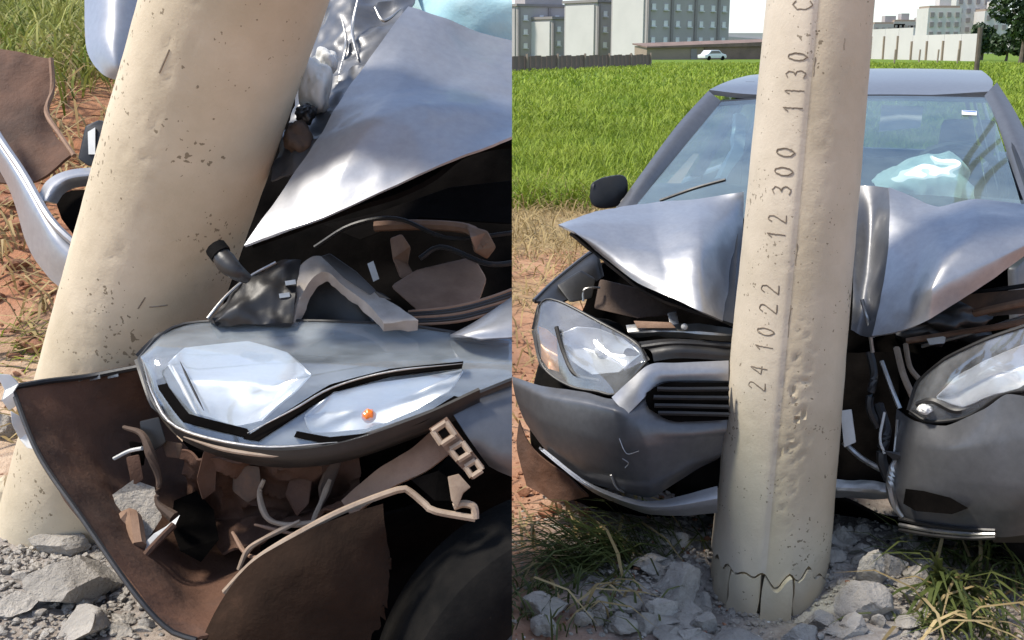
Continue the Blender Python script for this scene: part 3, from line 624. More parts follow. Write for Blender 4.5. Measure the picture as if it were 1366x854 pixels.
# ------------------------------------------------------------------ crushed hatchback against the upright pole
CO = Vector((.66, 2.87, 0)); CA = R(24); ca = Vector((math.sin(CA), math.cos(CA), 0)); cb = Vector((math.cos(CA), -math.sin(CA), 0))
def C(s, t, z): return CO+ca*s+cb*t+Vector((0, 0, z))
car = empty('wrecked_car', CO+ca*1.8, 'dark grey hatchback with crumpled hood and deployed airbag, crushed against the upright pole', 'car', 'wrecked grey cars')
# hood: left flap, dark fold, right flap
hl = loft('hood', [[(745, 300, 3.55), (800, 281, 3.72), (870, 271, 3.85), (928, 266, 3.78), (992, 256, 3.72)],
                   [(752, 303, 3.50), (806, 300, 3.58), (872, 300, 3.62), (934, 296, 3.54), (992, 292, 3.74)],
                   [(768, 311, 3.47), (820, 328, 3.46), (880, 338, 3.44), (936, 330, 3.38), (990, 335, 3.68)],
                   [(790, 330, 3.47), (840, 360, 3.40), (890, 375, 3.34), (936, 372, 3.30), (988, 378, 3.55)],
                   [(794, 334, 3.48), (850, 377, 3.38), (900, 399, 3.30), (938, 417, 3.25), (986, 438, 3.38)]], M['paint'], car, n=61, rows=45, thick=.006, amp=.004, nscale=8, crisp=.4, ridged=.0008)
loft('hood_underside', [[(760, 312, 3.56), (830, 300, 3.70), (900, 300, 3.72), (985, 300, 3.72)], [(796, 340, 3.52), (850, 383, 3.44), (905, 406, 3.37), (978, 432, 3.30)]], M['black'], hl, n=24, rows=8, thick=.01, amp=.01)
hr = loft('hood', [[(1186, 250, 3.52), (1215, 262, 3.50), (1252, 277, 3.42), (1300, 266, 3.38), (1372, 272, 3.30)],
                   [(1187, 285, 3.42), (1222, 300, 3.34), (1262, 303, 3.26), (1306, 292, 3.22), (1372, 295, 3.18)],
                   [(1185, 330, 3.34), (1225, 350, 3.22), (1258, 345, 3.12), (1298, 325, 3.12), (1372, 312, 3.12)],
                   [(1178, 385, 3.30), (1214, 400, 3.18), (1244, 385, 3.08), (1292, 362, 3.08), (1372, 325, 3.10)],
                   [(1164, 449, 3.26), (1205, 441, 3.16), (1242, 425, 3.10), (1298, 390, 3.10), (1372, 338, 3.12)]], M['paint'], car, n=57, rows=49, thick=.006, amp=.004, nscale=8, crisp=.4, ridged=.0008)
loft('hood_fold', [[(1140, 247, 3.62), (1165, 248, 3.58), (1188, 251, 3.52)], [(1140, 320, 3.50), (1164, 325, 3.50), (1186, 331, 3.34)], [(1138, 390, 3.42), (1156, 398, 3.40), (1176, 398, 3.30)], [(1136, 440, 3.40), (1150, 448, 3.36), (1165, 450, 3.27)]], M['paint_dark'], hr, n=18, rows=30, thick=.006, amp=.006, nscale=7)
loft('hood_underside', [[(1170, 440, 3.34), (1250, 410, 3.22), (1372, 335, 3.22)], [(1180, 400, 3.6), (1260, 370, 3.55), (1372, 320, 3.5)]], M['black'], hr, n=24, rows=8, thick=.01, amp=.01)
# windscreen, pillars, roof
ws = loft('windscreen', [[(962, 136, 4.72), (1060, 130, 4.66), (1180, 128, 4.56), (1318, 130, 4.36)], [(905, 205, 4.36), (1020, 196, 4.24), (1180, 196, 4.10), (1340, 200, 3.92)], [(842, 282, 4.02), (980, 290, 3.84), (1180, 296, 3.66), (1368, 292, 3.50)]], M['screen'], car, n=30, rows=18, thick=.005)
loft('windscreen_band', [[(960, 134, 4.735), (1060, 128, 4.675), (1180, 126, 4.575), (1320, 128, 4.375)], [(955, 141, 4.70), (1060, 135, 4.64), (1180, 133, 4.54), (1321, 136, 4.34)]], M['black'], ws, n=30, rows=3, thick=.004)
slab('sticker', [(1283, 147, 4.27), (1303, 148, 4.25), (1303, 154, 4.22), (1283, 153, 4.24)], M['b_sill'], ws, .001)
slab('sticker_band', [(1284, 147.5, 4.265), (1302, 148.5, 4.245), (1302, 150, 4.24), (1284, 149, 4.26)], mat('blue_print', (.05, .15, .4), rough=.5), ws, .001)
loft('pillar', [[(945, 121, 4.80), (905, 165, 4.55), (860, 225, 4.25), (822, 278, 4.08)], [(952, 127, 4.74), (912, 172, 4.49), (866, 232, 4.20), (828, 285, 4.04)], [(966, 138, 4.73), (928, 182, 4.50), (880, 236, 4.23), (846, 284, 4.05)]], M['paint_dark'], car, n=30, rows=8, thick=.03)
loft('pillar', [[(1313, 128, 4.38), (1330, 165, 4.14), (1350, 225, 3.82), (1368, 275, 3.55)], [(1322, 118, 4.38), (1343, 158, 4.12), (1366, 215, 3.80), (1390, 272, 3.52)], [(1330, 110, 4.44), (1356, 152, 4.18), (1384, 210, 3.86), (1412, 270, 3.58)]], M['paint_dark'], car, n=30, rows=8, thick=.03)
M['roof_paint'] = mat('roof_grey_paint', (.20, .205, .215), (.225, .23, .24), rough=.4, metal=.6, coat=.25, nscale=60)
rf = loft('roof', [[(946, 120, 4.80), (1005, 126, 4.74), (1110, 128, 4.66), (1230, 127, 4.54), (1322, 122, 4.42)], [(962, 112, 4.98), (1030, 110, 4.98), (1120, 108, 4.92), (1230, 107, 4.80), (1324, 108, 4.62)], [(985, 104, 5.3), (1060, 97, 5.4), (1140, 94, 5.35), (1230, 94, 5.2), (1312, 96, 5.0)], [(1010, 100, 5.7), (1070, 95.5, 5.75), (1150, 93, 5.7), (1236, 93, 5.55), (1306, 95, 5.35)], [(1026, 110, 6.05), (1090, 108, 6.1), (1160, 106, 6.05), (1236, 106, 5.9), (1302, 108, 5.7)]], M['roof_paint'], car, n=40, rows=30, thick=.02)
for s in ((1312, 97, 1329, 130), ):
    pass
tube('roof_trim', [(1309, 99, 4.98), (1318, 110, 4.66), (1327, 128, 4.40), (1340, 160, 4.16), (1355, 205, 3.88), (1374, 262, 3.56)], .008, M['black'], car)
tube('wiper', [(880, 268, 4.0), (925, 252, 3.98), (968, 240, 3.93)], .006, M['black'], car, 6)
# cabin sides, doors and tail, behind the front
for sgn in (-1, 1):
    t0 = .70 if sgn > 0 else -.82; tp = .52 if sgn > 0 else -.82
    dr = slab('door', [C(1.15, t0, .28), C(2.25, t0, .26), C(2.25, t0, .93), C(1.2, t0, .93)], M['paint'], car, .06, cb*-sgn, bev=.008)
    box('door_handle', C(2.08, t0+sgn*.015, .82), (.16, .03, .03), M['paint_dark'], dr, (ca, cb, Vector((0, 0, 1))), .006)
    slab('door', [C(2.27, t0, .26), C(3.0, t0, .40), C(3.1, t0, .93), C(2.27, t0, .93)], M['paint'], car, .06, cb*-sgn, bev=.008)
    slab('rear_quarter', [C(3.02, t0, .5), C(3.55, t0*.97, .3), C(3.62, t0*.95, .95), C(3.12, t0, .95)], M['paint'], car, .06, cb*-sgn, bev=.008)
    slab('sill', [C(.95, t0*.98, .16), C(2.9, t0*.98, .16), C(2.9, t0*.98, .27), C(.95, t0*.98, .27)], M['black'], car, .08, cb*-sgn, bev=.01)
    slab('front_wing', [C(.95, t0*.9, .6), C(1.13, t0, .4), C(1.18, t0, .90), C(1.08, t0*.93, .88), C(.98, t0*.86, .82)], M['paint_dark'], car, .03, cb*-sgn, bev=.008)
    slab('pillar', [C(2.2, tp*.98, .93), C(2.3, tp*.98, .93), C(2.32, tp*.70, 1.36), C(2.24, tp*.70, 1.36)], M['black'], car, .04, cb*-sgn)
    slab('pillar', [C(3.0, tp*.98, .93), C(3.5, tp*.95, .95), C(3.15, tp*.70, 1.36), C(2.95, tp*.70, 1.36)], M['paint'], car, .05, cb*-sgn)
    slab('side_window', [C(1.35, tp*.97, .94), C(2.19, tp*.97, .94), C(2.23, tp*.71, 1.33), C(1.95, tp*.72, 1.31)], M['window'], car, .004, cb*-sgn)
    slab('side_window', [C(2.31, tp*.97, .94), C(2.98, tp*.97, .94), C(2.93, tp*.71, 1.33), C(2.33, tp*.71, 1.34)], M['window'], car, .004, cb*-sgn)
    for s in (.62, 2.98):
        wv, wf = [], []
        prof = [(-.085, .20), (-.095, .27), (-.08, .295), (-.04, .305), (.04, .305), (.08, .295), (.095, .27), (.085, .20)]
        cw = C(s, sgn*.72, .30); nseg = 36
        for a_, r_ in prof:
            for k in range(nseg): th = 2*math.pi*k/nseg; wv.append(cw+cb*a_+ca*(r_*math.cos(th))+Vector((0, 0, r_*math.sin(th))))
        for i in range(len(prof)-1):
            for k in range(nseg): wf.append((i*nseg+k, i*nseg+(k+1) % nseg, (i+1)*nseg+(k+1) % nseg, (i+1)*nseg+k))
        wh_ = mesh_obj('wheel', wv, wf, M['rubber'], car, True)
        slab('rim', [cw+cb*(sgn*.06)+ca*(.205*math.cos(k*math.pi/12))+Vector((0, 0, .205*math.sin(k*math.pi/12))) for k in range(24)], M['silver'], wh_, .06, cb*-sgn, bev=.006)
slab('tailgate', [C(3.62, -.74, .45), C(3.62, .64, .45), C(3.58, .62, .98), C(3.58, -.72, .98)], M['paint'], car, .06, ca*-1, bev=.01)
slab('rear_bumper', [C(3.7, -.78, .22), C(3.7, .78, .22), C(3.7, .78, .5), C(3.7, -.78, .5)], M['paint_dark'], car, .12, ca*-1, bev=.02)
slab('rear_window', [C(3.55, -.66, .98), C(3.55, .52, .98), C(3.12, .34, 1.34), C(3.12, -.54, 1.34)], M['window'], car, .004, ca*-1)
slab('floor_pan', [C(.9, -.75, .2), C(3.6, -.75, .2), C(3.6, .75, .2), C(.9, .75, .2)], M['void'], car, .03, (0, 0, -1))
# cabin: dashboard, wheel, seats, airbag, fabric seen through the glass
loft('dashboard', [[C(1.02, -.68, .93), C(.98, 0, .95), C(1.02, .68, .93)], [C(1.2, -.68, .98), C(1.18, 0, 1.0), C(1.2, .68, .98)], [C(1.42, -.66, .93), C(1.42, 0, .95), C(1.42, .66, .93)], [C(1.5, -.66, .6), C(1.5, 0, .6), C(1.5, .66, .6)]], M['black'], car, n=26, rows=16, thick=.02)
for t0 in (-.36, .36):
    st = slab('seat', [C(2.2, t0-.24, .35), C(2.2, t0+.24, .35), C(2.36, t0+.25, .8), C(2.44, t0+.17, 1.02), C(2.44, t0-.17, 1.02), C(2.36, t0-.25, .8)], M['seat'], car, .14, ca, bev=.03)
    slab('headrest', [C(2.45, t0-.12, 1.04), C(2.45, t0+.12, 1.04), C(2.48, t0+.11, 1.2), C(2.48, t0-.11, 1.2)], M['seat'], st, .09, ca, bev=.03)
slab('rear_seat', [C(3.0, -.62, .4), C(3.0, .62, .4), C(3.2, .6, .96), C(3.2, -.6, .96)], M['seat'], car, .12, ca, bev=.03)
th_ = np.linspace(0, 2*math.pi, 25)
tube('steering_wheel', [C(1.62+.06*math.sin(t), .36+.18*math.cos(t), .98+.17*math.sin(t)) for t in th_], .016, M['black'], car, 8, n=40)
def lump(name, c, ax, size, m, parent, amp=.25, sc=2.2, seed=0, cut=False, fold=.12):
    bm = bmesh.new(); bmesh.ops.create_icosphere(bm, subdivisions=4, radius=1); V = []
    for v in bm.verts:
        p = v.co; q = p*sc+Vector((seed, seed*2, 0)); k = 1+amp*mnoise.noise(q)-fold*abs(mnoise.noise(q*2.3))+.05*mnoise.noise(q*6)
        V.append(Vector(c)+ax[0]*(p.x*k*size[0])+ax[1]*(p.y*k*size[1])+ax[2]*(p.z*k*size[2]))
    F = [[v.index for v in f.verts] for f in bm.faces]; bm.free(); return mesh_obj(name, V, F, m, parent, True, cut=cut, sharp=75)
UP = Vector((0, 0, 1))
loft('airbag', [[(1166, 246, 4.05), (1196, 224, 4.06), (1228, 213, 4.05), (1262, 209, 4.02), (1282, 216, 3.98), (1292, 236, 3.92)], [(1170, 252, 3.96), (1200, 234, 3.95), (1232, 228, 3.93), (1262, 226, 3.91), (1282, 232, 3.88), (1296, 250, 3.84)],
                [(1172, 262, 3.90), (1204, 250, 3.88), (1236, 246, 3.87), (1264, 246, 3.85), (1284, 252, 3.82), (1300, 264, 3.79)], [(1176, 300, 3.95), (1210, 300, 3.94), (1240, 300, 3.92), (1264, 300, 3.9), (1284, 300, 3.88), (1304, 300, 3.85)]], M['airbag'], car, n=73, rows=48, thick=.006, amp=.010, nscale=9, ridged=.022, seed=4)
slab('rear_light_patch', [P(1176, 140, 4.66), P(1232, 142, 4.6), P(1228, 170, 4.55), P(1172, 176, 4.62)], M['b_white'], car, .015)  # white slab stands in for light from the rear window
loft('curtain_airbag', [[(983, 150, 4.9), (978, 195, 4.75), (958, 238, 4.6)], [(996, 158, 4.95), (992, 200, 4.8), (968, 240, 4.65)]], M['airbag'], car, n=20, rows=6, thick=.02, amp=.012, nscale=12)
slab('seat_belt_trim', [(925, 205, 4.7), (933, 205, 4.7), (893, 268, 4.4), (868, 268, 4.4)], M['b_tan'], car, .01)
# wing mirror
mr_ = slab('wing_mirror', [(788, 246, 4.15), (800, 238, 4.15), (828, 233, 4.16), (837, 240, 4.17), (836, 262, 4.18), (822, 276, 4.17), (798, 278, 4.15), (787, 268, 4.14)], M['black'], car, .13, round_=24, bev=.012)
tube('mirror_arm', [(828, 268, 4.2), (845, 278, 4.16)], .022, M['black'], mr_, 8)
# nose, left half
bl = loft('bumper', [[(683, 502, 3.66), (722, 515, 3.50), (780, 523, 3.36), (818, 532, 3.28), (842, 509, 3.27), (868, 489, 3.27), (905, 487, 3.28), (972, 485, 3.30)],
                     [(684, 512, 3.62), (722, 528, 3.44), (780, 538, 3.30), (820, 548, 3.22), (850, 560, 3.20), (880, 568, 3.20), (920, 570, 3.21), (970, 568, 3.24)],
                     [(688, 532, 3.62), (722, 560, 3.44), (780, 580, 3.30), (825, 592, 3.22), (862, 594, 3.20), (895, 592, 3.21), (925, 588, 3.22), (966, 582, 3.25)],
                     [(697, 556, 3.62), (728, 588, 3.46), (780, 618, 3.34), (828, 636, 3.27), (866, 640, 3.25), (900, 630, 3.26), (925, 618, 3.27), (962, 606, 3.28)],
                     [(702, 566, 3.63), (728, 600, 3.50), (780, 641, 3.40), (832, 657, 3.34), (868, 664, 3.32), (905, 642, 3.32), (928, 628, 3.32), (958, 612, 3.32)]], M['paint_dark'], car, n=78, rows=37, thick=.005, amp=.002, nscale=7, crisp=.4)
# the upper strip between headlamp and grille, its lit edge in the brighter body grey
loft('bumper_strip', [[(816, 530, 3.262), (842, 506, 3.245), (868, 486, 3.25), (905, 484, 3.26), (972, 481, 3.28)], [(824, 540, 3.235), (850, 520, 3.225), (872, 500, 3.235), (905, 497, 3.245), (972, 494, 3.265)], [(838, 552, 3.21), (858, 532, 3.215), (878, 512, 3.24), (905, 508, 3.25), (972, 508, 3.27)]], M['paint'], bl, n=36, rows=10, thick=.005)
gr = loft('grille', [[(862, 524, 3.215), (886, 511, 3.22), (920, 510, 3.225), (972, 510, 3.24)], [(862, 535, 3.205), (890, 535, 3.205), (920, 535, 3.21), (972, 535, 3.225)], [(866, 545, 3.20), (895, 561, 3.195), (925, 562, 3.20), (972, 560, 3.215)]], M['void'], car, n=20, rows=10, thick=.006)
for k, (y0, y1) in enumerate(((519, 519), (530, 531), (541, 543), (551, 553))):
    tube('slat', [(870+abs(k-1.4)*5, y0, 3.19), (910, y0+.5, 3.19), (972, y1, 3.205)], .007, M['black'], gr, 6)
lw = loft('bumper_lip', [[(720, 596, 3.50), (780, 640, 3.38), (835, 663, 3.31), (880, 668, 3.28), (957, 648, 3.28)], [(724, 601, 3.48), (782, 647, 3.36), (840, 672, 3.28), (885, 678, 3.25), (957, 668, 3.25)], [(730, 606, 3.52), (784, 652, 3.42), (845, 680, 3.34), (890, 688, 3.31), (957, 685, 3.31)]], M['paint'], car, n=44, rows=8, thick=.006, amp=.003, nscale=9)
loft('lower_grille', [[(905, 640, 3.32), (930, 622, 3.31), (962, 606, 3.32)], [(900, 664, 3.36), (930, 662, 3.35), (960, 650, 3.35)]], M['void'], car, n=14, rows=6, thick=.006, amp=.006, nscale=15)
tube('scratch', [(826, 585, 3.215), (832, 600, 3.21), (838, 606, 3.21), (852, 602, 3.205)], .0016, M['silver'], bl, 5)
tube('scratch', [(830, 612, 3.228), (838, 618, 3.228), (834, 624, 3.236)], .002, M['silver'], bl, 5)
tube('scratch', [(815, 634, 3.28), (822, 650, 3.32), (832, 657, 3.33)], .003, M['silver'], bl, 5)
# headlamps of the hatchback
def headlamp(root, top, bot, chambers, amber, cut=False, depth=.10, bulge=.02, crisp=0, name='headlight'):
    def back(c, k): return [(a, b, d+k) for a, b, d in c]
    hs = loft(name, [back(top, .012), [((a[0]+b[0])/2, (a[1]+b[1])/2, (a[2]+b[2])/2+depth) for a, b in zip(top, bot)], back(bot, .012)], M['black'], root, n=43, rows=18, thick=.01, cut=cut, crisp=crisp)
    for ch in chambers:
        ctop, cbot, dd = ch[:3]
        m_ = M[ch[3]] if len(ch) > 3 else M['chrome']
        loft('reflector', [ctop, [((a[0]+b[0])/2, (a[1]+b[1])/2, (a[2]+b[2])/2+dd) for a, b in zip(ctop, cbot)], cbot], m_, hs, n=29, rows=18, thick=.003, cut=cut, amp=.004, nscale=16, seed=2, crisp=.85)
    for (x, y, d, r) in amber:
        lump('indicator_bulb', P(x, y, d), (Vector((1, 0, 0)), Vector((0, 1, 0)), UP), (r, r, r), M['orange'], hs, .05, cut=cut, fold=0)
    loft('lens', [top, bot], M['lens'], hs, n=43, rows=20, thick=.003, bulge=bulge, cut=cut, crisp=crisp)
    tube('lens_rim', top, .0035, M['black'], hs, 6, cut=cut); tube('lens_rim', bot, .0045, M['black'], hs, 6, cut=cut)
    return hs
h1 = headlamp(car, [(713, 440, 3.58), (722, 404, 3.60), (745, 402, 3.56), (800, 430, 3.45), (848, 458, 3.37), (863, 482, 3.30)], [(713, 440, 3.58), (724, 488, 3.52), (758, 514, 3.43), (795, 522, 3.36), (825, 524, 3.31), (863, 482, 3.30)],
    [([(747, 446, 3.50), (770, 437, 3.48), (800, 440, 3.45), (832, 452, 3.41), (854, 472, 3.37)], [(747, 446, 3.50), (762, 480, 3.47), (790, 499, 3.42), (825, 496, 3.38), (854, 472, 3.37)], .06),
     ([(719, 436, 3.58), (730, 440, 3.56), (742, 452, 3.54)], [(722, 478, 3.55), (732, 492, 3.52), (746, 496, 3.50)], .03, 'amber')] if 0 else
    [([(747, 446, 3.50), (770, 437, 3.48), (800, 440, 3.45), (832, 452, 3.41), (854, 472, 3.37)], [(747, 446, 3.50), (762, 480, 3.47), (790, 499, 3.42), (825, 496, 3.38), (854, 472, 3.37)], .06),
     ([(719, 436, 3.56), (730, 440, 3.54), (742, 452, 3.52)], [(722, 478, 3.53), (732, 492, 3.50), (746, 496, 3.48)], .03, 'amber_dull')], [(800, 466, 3.47, .022)] if 0 else [], depth=.12, crisp=.6)
lump('lamp_bulb', P(800, 468, 3.47), (Vector((1, 0, 0)), Vector((0, 1, 0)), UP), (.016, .016, .016), M['b_sill'], h1, .05, fold=0)
tube('reflector_trim', [(742, 436, 3.49), (752, 470, 3.46), (768, 500, 3.42), (800, 508, 3.39)], .007, M['black'], h1, 6)
h2 = headlamp(car, [(1214, 548, 3.20), (1226, 510, 3.18), (1260, 480, 3.10), (1312, 455, 3.02), (1372, 434, 2.94)], [(1214, 548, 3.20), (1240, 562, 3.14), (1290, 556, 3.06), (1335, 528, 2.98), (1372, 520, 2.92)],
    [([(1250, 530, 3.11), (1272, 506, 3.08), (1312, 482, 3.03), (1372, 458, 2.96)], [(1250, 530, 3.11), (1285, 543, 3.06), (1322, 528, 3.0), (1372, 514, 2.95)], .04)], [], depth=.10, crisp=.5)
tube('reflector_trim', [(1224, 540, 3.16), (1245, 535, 3.12), (1275, 548, 3.08), (1305, 540, 3.05)], .010, M['black'], h2, 6)
lump('bulb_socket', P(1234, 546, 3.13), (Vector((1, 0, 0)), Vector((0, 1, 0)), UP), (.02, .02, .014), M['pale'], h2, .3, fold=.2)
# nose, right half: torn bumper
br = loft('bumper', [[(1196, 546, 3.30), (1218, 561, 3.20), (1262, 568, 3.10), (1312, 546, 3.0), (1342, 526, 2.95), (1374, 530, 2.90)], [(1194, 580, 3.28), (1222, 592, 3.16), (1268, 598, 3.05), (1315, 592, 2.97), (1345, 586, 2.93), (1374, 586, 2.89)],
                     [(1190, 615, 3.28), (1222, 630, 3.16), (1268, 640, 3.06), (1315, 645, 2.98), (1345, 648, 2.94), (1374, 648, 2.90)], [(1188, 655, 3.28), (1222, 662, 3.17), (1268, 668, 3.08), (1315, 678, 3.01), (1345, 682, 2.97), (1374, 684, 2.94)],
                     [(1200, 694, 3.30), (1228, 702, 3.21), (1270, 710, 3.13), (1318, 716, 3.06), (1345, 716, 3.03), (1374, 712, 3.0)]], M['paint_dark'], car, n=61, rows=37, thick=.005, amp=.003, nscale=6, crisp=.4)
slab('fog_recess', [(1208, 652, 3.165), (1232, 655, 3.125), (1268, 664, 3.06), (1292, 678, 3.02), (1270, 686, 3.05), (1222, 682, 3.14), (1205, 672, 3.18)], M['void'], br, .03)  # flat black slab painted for the dark of the opening
tube('torn_edge', [(1203, 606, 3.255), (1192, 622, 3.27), (1188, 650, 3.27), (1194, 675, 3.27), (1204, 690, 3.26)], [.004, .012, .014, .012, .006], M['silver'], br, 7)
tube('torn_edge', [(1197, 560, 3.27), (1195, 585, 3.27), (1192, 612, 3.27)], .004, M['silver'], br, 6)
slab('torn_flap', [(1178, 601, 3.26), (1205, 604, 3.24), (1210, 611, 3.23), (1192, 614, 3.25)], M['black'], br, .012)
for k, (dy, m_) in enumerate(((0, 'black'), (8, 'silver'), (15, 'black'))):
    tube('lip_rail', [(1200, 692+dy, 3.27), (1240, 700+dy*.9, 3.17), (1290, 706+dy*.8, 3.08), (1328, 708+dy*.6, 3.03)], .006, M[m_], br, 6)
loft('side_skirt', [[(1320, 714, 3.05), (1374, 710, 3.0)], [(1326, 724, 3.08), (1374, 724, 3.04)]], M['black'], car, n=10, rows=4, thick=.01)
# engine bay
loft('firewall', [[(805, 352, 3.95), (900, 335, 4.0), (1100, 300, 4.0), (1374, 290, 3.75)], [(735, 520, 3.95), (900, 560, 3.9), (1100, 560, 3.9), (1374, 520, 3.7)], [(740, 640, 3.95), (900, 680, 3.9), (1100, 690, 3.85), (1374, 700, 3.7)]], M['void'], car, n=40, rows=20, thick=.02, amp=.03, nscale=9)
fw_ = loft('inner_wing', [[(712, 402, 3.62), (740, 375, 3.74), (782, 342, 3.85), (796, 334, 3.9)], [(722, 402, 3.60), (750, 382, 3.70), (790, 352, 3.78), (800, 345, 3.84)], [(745, 404, 3.60), (765, 395, 3.68), (796, 375, 3.74), (806, 368, 3.78)]], M['black'], car, n=26, rows=10, thick=.008)
tube('wing_edge', [(712, 401, 3.615), (738, 376, 3.735), (780, 342, 3.845), (792, 334, 3.88)], .006, M['paint_dark'], fw_, 6)
slab('battery_tray', [(800, 372, 3.66), (895, 395, 3.58), (905, 420, 3.56), (850, 425, 3.56), (792, 412, 3.62)], M['primer'], car, .06, bev=.01)
slab('fuse_box', [(742, 380, 3.68), (775, 360, 3.72), (795, 372, 3.70), (790, 398, 3.66), (760, 404, 3.64)], M['black'], car, .06, bev=.01)
tube('hinge_wire', [(778, 402, 3.60), (779, 387, 3.60), (790, 384, 3.60), (800, 384, 3.62)], .004, M['silver'], car, 6)
sp = loft('radiator_support', [[(835, 434, 3.46), (880, 430, 3.42), (930, 433, 3.40), (985, 438, 3.40)], [(838, 444, 3.43), (880, 442, 3.39), (930, 444, 3.37), (985, 448, 3.37)], [(842, 450, 3.46), (880, 450, 3.42), (930, 452, 3.40), (985, 456, 3.40)]], M['silver'], car, n=30, rows=8, thick=.006, amp=.006, nscale=14)
lump('bolt', P(913, 436, 3.365), (Vector((1, 0, 0)), Vector((0, 1, 0)), UP), (.010, .010, .010), M['pale'], sp, .05, fold=0)
slab('bracket', [(845, 428, 3.42), (895, 430, 3.38), (902, 438, 3.37), (850, 438, 3.41)], M['rust'], sp, .015, bev=.003)
slab('latch', [(890, 418, 3.40), (902, 416, 3.40), (906, 432, 3.38), (894, 434, 3.38)], M['silver'], sp, .02, bev=.003)
loft('upper_grille', [[(852, 456, 3.36), (900, 452, 3.34), (985, 458, 3.33)], [(868, 468, 3.31), (910, 464, 3.29), (985, 470, 3.29)], [(872, 482, 3.30), (910, 478, 3.29), (985, 482, 3.29)]], M['black'], car, n=26, rows=10, thick=.006)
tube('grille_bar', [(856, 463, 3.325), (905, 458, 3.305), (985, 463, 3.30)], .007, M['black'], car, 6)
lump('engine_block', P(1090, 480, 3.95), (Vector((1, 0, 0)), Vector((0, 1, 0)), UP), (.34, .22, .26), M['void'], car, .4, 2.6, 5, fold=.3)
lump('intake', P(1250, 420, 3.68), (Vector((1, 0, 0)), Vector((0, 1, 0)), UP), (.2, .14, .09), M['black'], car, .4, 2.6, 6, fold=.3)
for k, (pts, r, m_) in enumerate((
    ([(1196, 465, 3.42), (1205, 500, 3.34), (1218, 530, 3.27), (1222, 545, 3.25)], .010, 'beige'), ([(1208, 460, 3.44), (1214, 490, 3.36), (1232, 512, 3.3), (1238, 520, 3.28)], .008, 'beige'),
    ([(1176, 482, 3.36), (1190, 520, 3.32), (1200, 545, 3.30)], .007, 'silver'), ([(1160, 470, 3.38), (1166, 500, 3.36), (1160, 540, 3.36), (1172, 570, 3.36)], .012, 'black'),
    ([(1150, 400, 3.36), (1158, 430, 3.34), (1164, 470, 3.36)], .006, 'silver'), ([(1172, 540, 3.38), (1182, 575, 3.34), (1176, 610, 3.34), (1186, 640, 3.34)], .016, 'black'),
    ([(1180, 550, 3.33), (1174, 585, 3.32), (1180, 605, 3.32)], .004, 'pale'), ([(1125, 590, 3.45), (1150, 612, 3.42), (1185, 632, 3.36)], .009, 'silver'),
    ([(1210, 455, 3.5), (1260, 447, 3.42), (1330, 436, 3.28), (1374, 428, 3.2)], .010, 'rust'), ([(1230, 462, 3.48), (1290, 446, 3.36), (1374, 420, 3.22)], .006, 'silver'),
    ([(1270, 395, 3.45), (1320, 388, 3.36), (1374, 380, 3.3)], .007, 'black'), ([(1300, 418, 3.34), (1335, 410, 3.27), (1374, 402, 3.2)], .012, 'rust'))):
    tube('hose' if m_ == 'black' else 'pipe', pts, r, M[m_], car, 7)
slab('bracket', [(1268, 395, 3.42), (1374, 385, 3.25), (1374, 418, 3.22), (1320, 422, 3.30)], M['primer'], car, .04)
slab('cable_clip', [(1236, 452, 3.44), (1262, 448, 3.41), (1260, 458, 3.41), (1240, 460, 3.43)], M['pale'], car, .01)
slab('number_plate_piece', [(1121, 548, 3.40), (1136, 546, 3.40), (1142, 590, 3.39), (1126, 597, 3.40)], M['pale'], car, .006, bev=.002)
loft('crash_beam', [[(1110, 640, 3.46), (1150, 642, 3.42), (1190, 645, 3.36)], [(1110, 652, 3.43), (1150, 654, 3.39), (1190, 656, 3.34)], [(1110, 664, 3.46), (1150, 665, 3.42), (1188, 666, 3.36)]], M['silver'], car, n=20, rows=8, thick=.01, amp=.008, nscale=12)
loft('radiator', [[(1110, 470, 3.62), (1200, 470, 3.56)], [(1110, 640, 3.56), (1196, 640, 3.48)]], M['void'], car, n=14, rows=20, thick=.02, amp=.03, nscale=10)
loft('undertray', [[(740, 640, 3.55), (850, 672, 3.45), (960, 665, 3.45), (1110, 665, 3.5), (1200, 695, 3.4), (1374, 715, 3.15)], [(760, 668, 3.75), (850, 690, 3.75), (960, 690, 3.75), (1110, 690, 3.75), (1200, 705, 3.7), (1374, 715, 3.5)]], M['void'], car, n=40, rows=6, thick=.01, amp=.015)
loft('splash_shield', [[(692, 560, 3.68), (704, 590, 3.64), (724, 612, 3.56), (752, 632, 3.5)], [(690, 600, 3.66), (706, 622, 3.62), (730, 640, 3.56), (775, 652, 3.46)], [(702, 648, 3.62), (724, 660, 3.58), (742, 670, 3.54), (785, 662, 3.48)]], M['mud'], car, n=24, rows=16, thick=.006, amp=.008, nscale=9)

